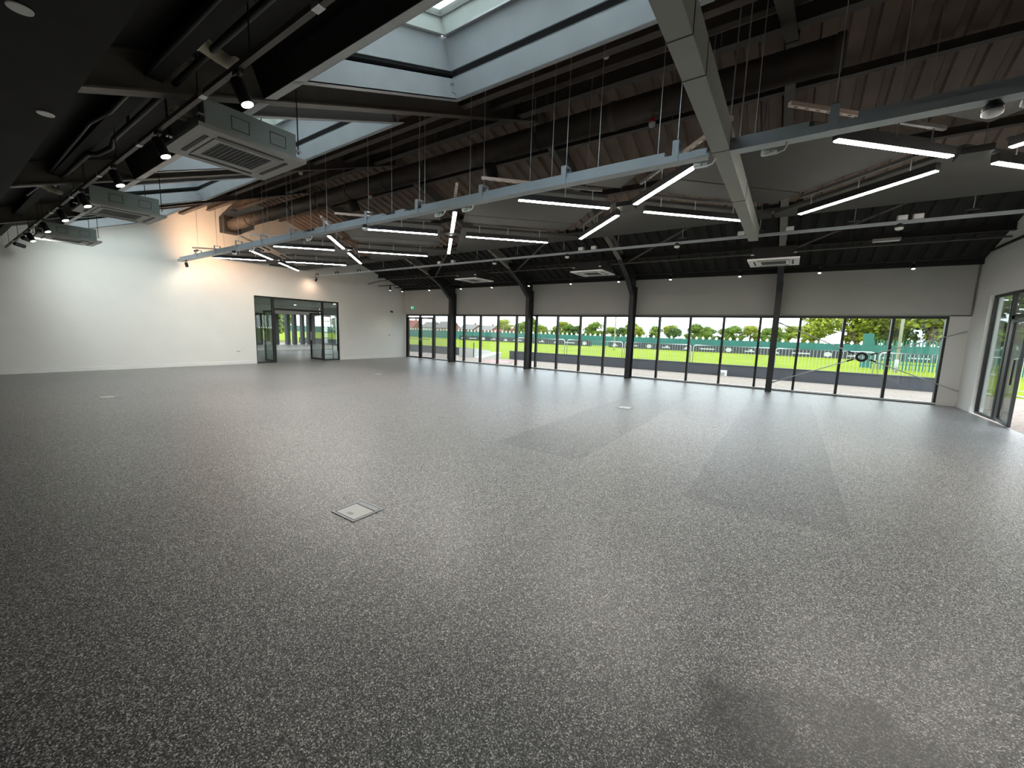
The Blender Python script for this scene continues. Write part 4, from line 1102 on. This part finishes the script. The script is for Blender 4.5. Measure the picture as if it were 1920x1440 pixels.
pale = MB().add([(-.035, 0, 0), (.035, 0, 0), (.035, 0, 1.85), (0, 0, 1.98), (-.035, 0, 1.85), (-.035, .01, 0), (.035, .01, 0), (.035, .01, 1.85), (0, .01, 1.98), (-.035, .01, 1.85)],
                [(0, 1, 2, 3, 4), (9, 8, 7, 6, 5), (0, 5, 6, 1), (1, 6, 7, 2), (2, 7, 8, 3), (3, 8, 9, 4), (4, 9, 5, 0)]).mesh('pale'); pale.materials.append(M['greenfence'])
for i in range(100): build('pale', pale, 'greenfence', pf, (-4.3 + i * 0.155, 0, 0.05))
for z in (0.4, 1.5): build('rail', MB().box(-4.4, 11.2, 0.012, 0.05, z, z + .06), 'greenfence', pf)
build('gate_panel', MB().box(-4.9, -4.35, -.02, .02, 0.1, 2.4), 'greenfence', pf)
for (x, y, h, lab) in ((-16.6, 45, 9, 'thin grey lamp post in the field seen through middle bay'), (5.6, 34, 10, 'pale lamp post in front of the trees, last bay')):
    o = empty('lamp_post', (x, y, -0.2)); tag(o, lab, 'lamp post', 'field lamp posts')
    build('pole', MB().tube([(0, 0, 0), (0, 0, h)], [0.09, 0.055], 10), 'cassette', o, smooth=True)
    build('base', MB().tube([(0, 0, 0), (0, 0, .8)], 0.10, 10), 'cassette', o, smooth=True)
    build('lamp_head', MB().box(-.3, .3, -.12, .12, h, h + .12), 'cassette', o)

# trees: three crowns made of many small leaves on clumps
def crown_mesh(name, seed, h, w_, nleaf, leaf, m):
    rd = random.Random(seed); mb = MB(); clumps = []
    for k in range(16):
        t = rd.random(); a = rd.uniform(0, 6.283); rr = w_ * (1 - abs(t - 0.4) * 1.05) * rd.uniform(0.15, 0.85)
        clumps.append((Vector((math.cos(a) * rr, math.sin(a) * rr, h * (0.25 + 0.68 * t))), w_ * rd.uniform(0.28, 0.5)))
    for k in range(nleaf):
        c, r_ = rd.choice(clumps)
        n_ = Vector((rd.gauss(0, 1), rd.gauss(0, 1), rd.gauss(0, 1))).normalized()
        p = c + n_ * r_ * rd.uniform(0.72, 1.05)
        u = (n_ + Vector((rd.uniform(-.8, .8), rd.uniform(-.8, .8), rd.uniform(-.8, .8)))).normalized()
        a = u.orthogonal().normalized(); b_ = u.cross(a); s = leaf * rd.uniform(.6, 1.3)
        mb.add([p - a * s, p + b_ * s * .6, p + a * s, p - b_ * s * .6], [(0, 1, 2, 3)])
    me = bpy.data.meshes.new(name); me.from_pydata(mb.v, [], mb.f); me.materials.append(M[m]); return me
def trunk_mesh(h, m='bark'):
    me = MB().tube([(0, 0, 0), (0.05, 0, h * .25), (0, 0.05, h * .6)], [h * .03, h * .024, h * .012], 8)
    me.tube([(0.03, 0, h * .25), (h * .12, 0, h * .5)], [h * .014, h * .006], 6); me.tube([(0.03, 0, h * .3), (-h * .1, h * .06, h * .55)], [h * .014, h * .006], 6)
    return me.mesh('trunk')
protos = []
for nm, sd, hh, ww, nl, lf, mm in (('crown', 1, 8, 3.2, 7000, .22, 'leafA'), ('crown', 2, 9, 3.4, 7000, .22, 'leafB'), ('crown', 3, 8.5, 3.0, 7000, .22, 'leafC')):
    tm = trunk_mesh(hh); tm.materials.append(M['bark'])
    protos.append((crown_mesh(nm, sd, hh, ww, nl, lf, mm), tm))
def tree(x, y, s, kind, lab, group, wide=1.25):
    o = empty('tree', (x, y, -0.2), random.uniform(0, 6.28)); o.scale = (s * wide, s * wide, s); tag(o, lab, 'tree', group)
    link('crown', protos[kind][0], o); link('trunk', protos[kind][1], o)
near = [(2.6, 66, .62, 1, 'low yellow-green tree where the tree group begins'), (6.2, 63, .86, 1, 'yellow-green tree left of the pale lamp post'), (9.5, 67, 1.05, 0, 'tall mid green tree behind the palisade, left'),
        (12.6, 62, 1.0, 1, 'bright yellow-green tree above the palisade'), (15.8, 66, 1.1, 2, 'tall dark green tree above the palisade'), (19.5, 62, 1.05, 0, 'mid green tree seen at last window jamb'),
        (24.5, 60, 1.1, 2, 'dark tree seen through the side door'), (30, 58, 1.1, 0, 'green tree at the edge of side door view')]
for x, y, s, k_, lab in near: tree(x, y, s, k_, lab, 'large trees beyond the palisade')
rd = random.Random(11)
bay_names = ['exit door bay', 'second window bay', 'middle window bay', 'fourth window bay', 'last window bay']
counts = {}
place = ['first', 'second', 'third', 'fourth', 'fifth', 'sixth', 'seventh', 'eighth', 'ninth', 'tenth', 'eleventh', 'twelfth', 'thirteenth', 'fourteenth']
for i in range(31):
    x, y = -108 + i * 3.75 + rd.uniform(-.8, .8), 150 + rd.uniform(-8, 8)
    xw = x * YW / y
    bi = min(range(5), key=lambda k: abs((bays[k][0] + bays[k][1]) / 2 - xw))
    counts[bi] = counts.get(bi, -1) + 1
    tree(x, y, rd.uniform(.5, .78), rd.choice((0, 0, 2, 1)), 'distant tree over the far fence, %s from left in the %s' % (place[counts[bi]], bay_names[bi]), 'distant trees along the horizon', 1.75)
tree(-62, 100, .72, 0, 'green tree beside the third column, taller than its neighbours', 'distant trees along the horizon')
tree(-44, 20.0, .9, 0, 'green tree outside the lobby window', 'trees outside the lobby')
tree(-37, 23.5, .85, 1, 'yellow-green tree outside the lobby by the stepladder', 'trees outside the lobby')
def house(x, y, wd, dp, hw, hr, wallm, roofm, lab):
    o = empty('house', (x, y, -0.2)); tag(o, lab, 'house', 'houses beyond the field')
    build('wall', MB().prism([(-dp/2, 0), (dp/2, 0), (dp/2, hw), (0, hw + hr), (-dp/2, hw)], 'x', -wd/2, wd/2), wallm, o)
    build('roof', MB().prism([(-dp/2 - .4, hw - .2), (0, hw + hr + .05), (dp/2 + .4, hw - .2), (dp/2 + .4, hw), (0, hw + hr + .3), (-dp/2 - .4, hw)], 'x', -wd/2 - .3, wd/2 + .3), roofm, o)
    build('chimney', MB().box(wd * .25, wd * .25 + .7, -.35, .35, hw + hr * .5, hw + hr + 1.0), 'brick', o)
    for k in range(2):
        for z in (0.9, 3.0):
            if z + 1.2 > hw: continue
            xx = (k - .5) * wd * .5
            wn = build('window', MB().box(xx - .7, xx + .7, -dp/2 - .05, -dp/2, z, z + 1.2), 'white_plastic', o)
            build('pane', MB().box(xx - .58, xx + .58, -dp/2 - .07, -dp/2 - .05, z + .1, z + 1.1), 'grille', wn)
house(-176, 157, 9, 8, 2.6, 3.4, 'brick', 'redtile', 'orange house seen through the left exit door')
house(-161, 157, 8, 8, 2.6, 2.6, 'housewhite', 'tile', 'pale house seen through the right exit door')
house(-149, 157, 10, 8, 2.6, 3.0, 'brick', 'tile', 'grey roofed house beside the exit doors')
house(-133, 157, 9, 8, 2.2, 2.2, 'brick', 'tile', 'brick house seen through the second bay, leftmost pane')
house(-122, 157, 9, 8, 2.0, 2.0, 'brick', 'tile', 'low brick house seen through the second bay')
house(-110, 157, 12, 8, 1.6, 1.4, 'brick', 'redtile', 'low red roofed house left of the third column')
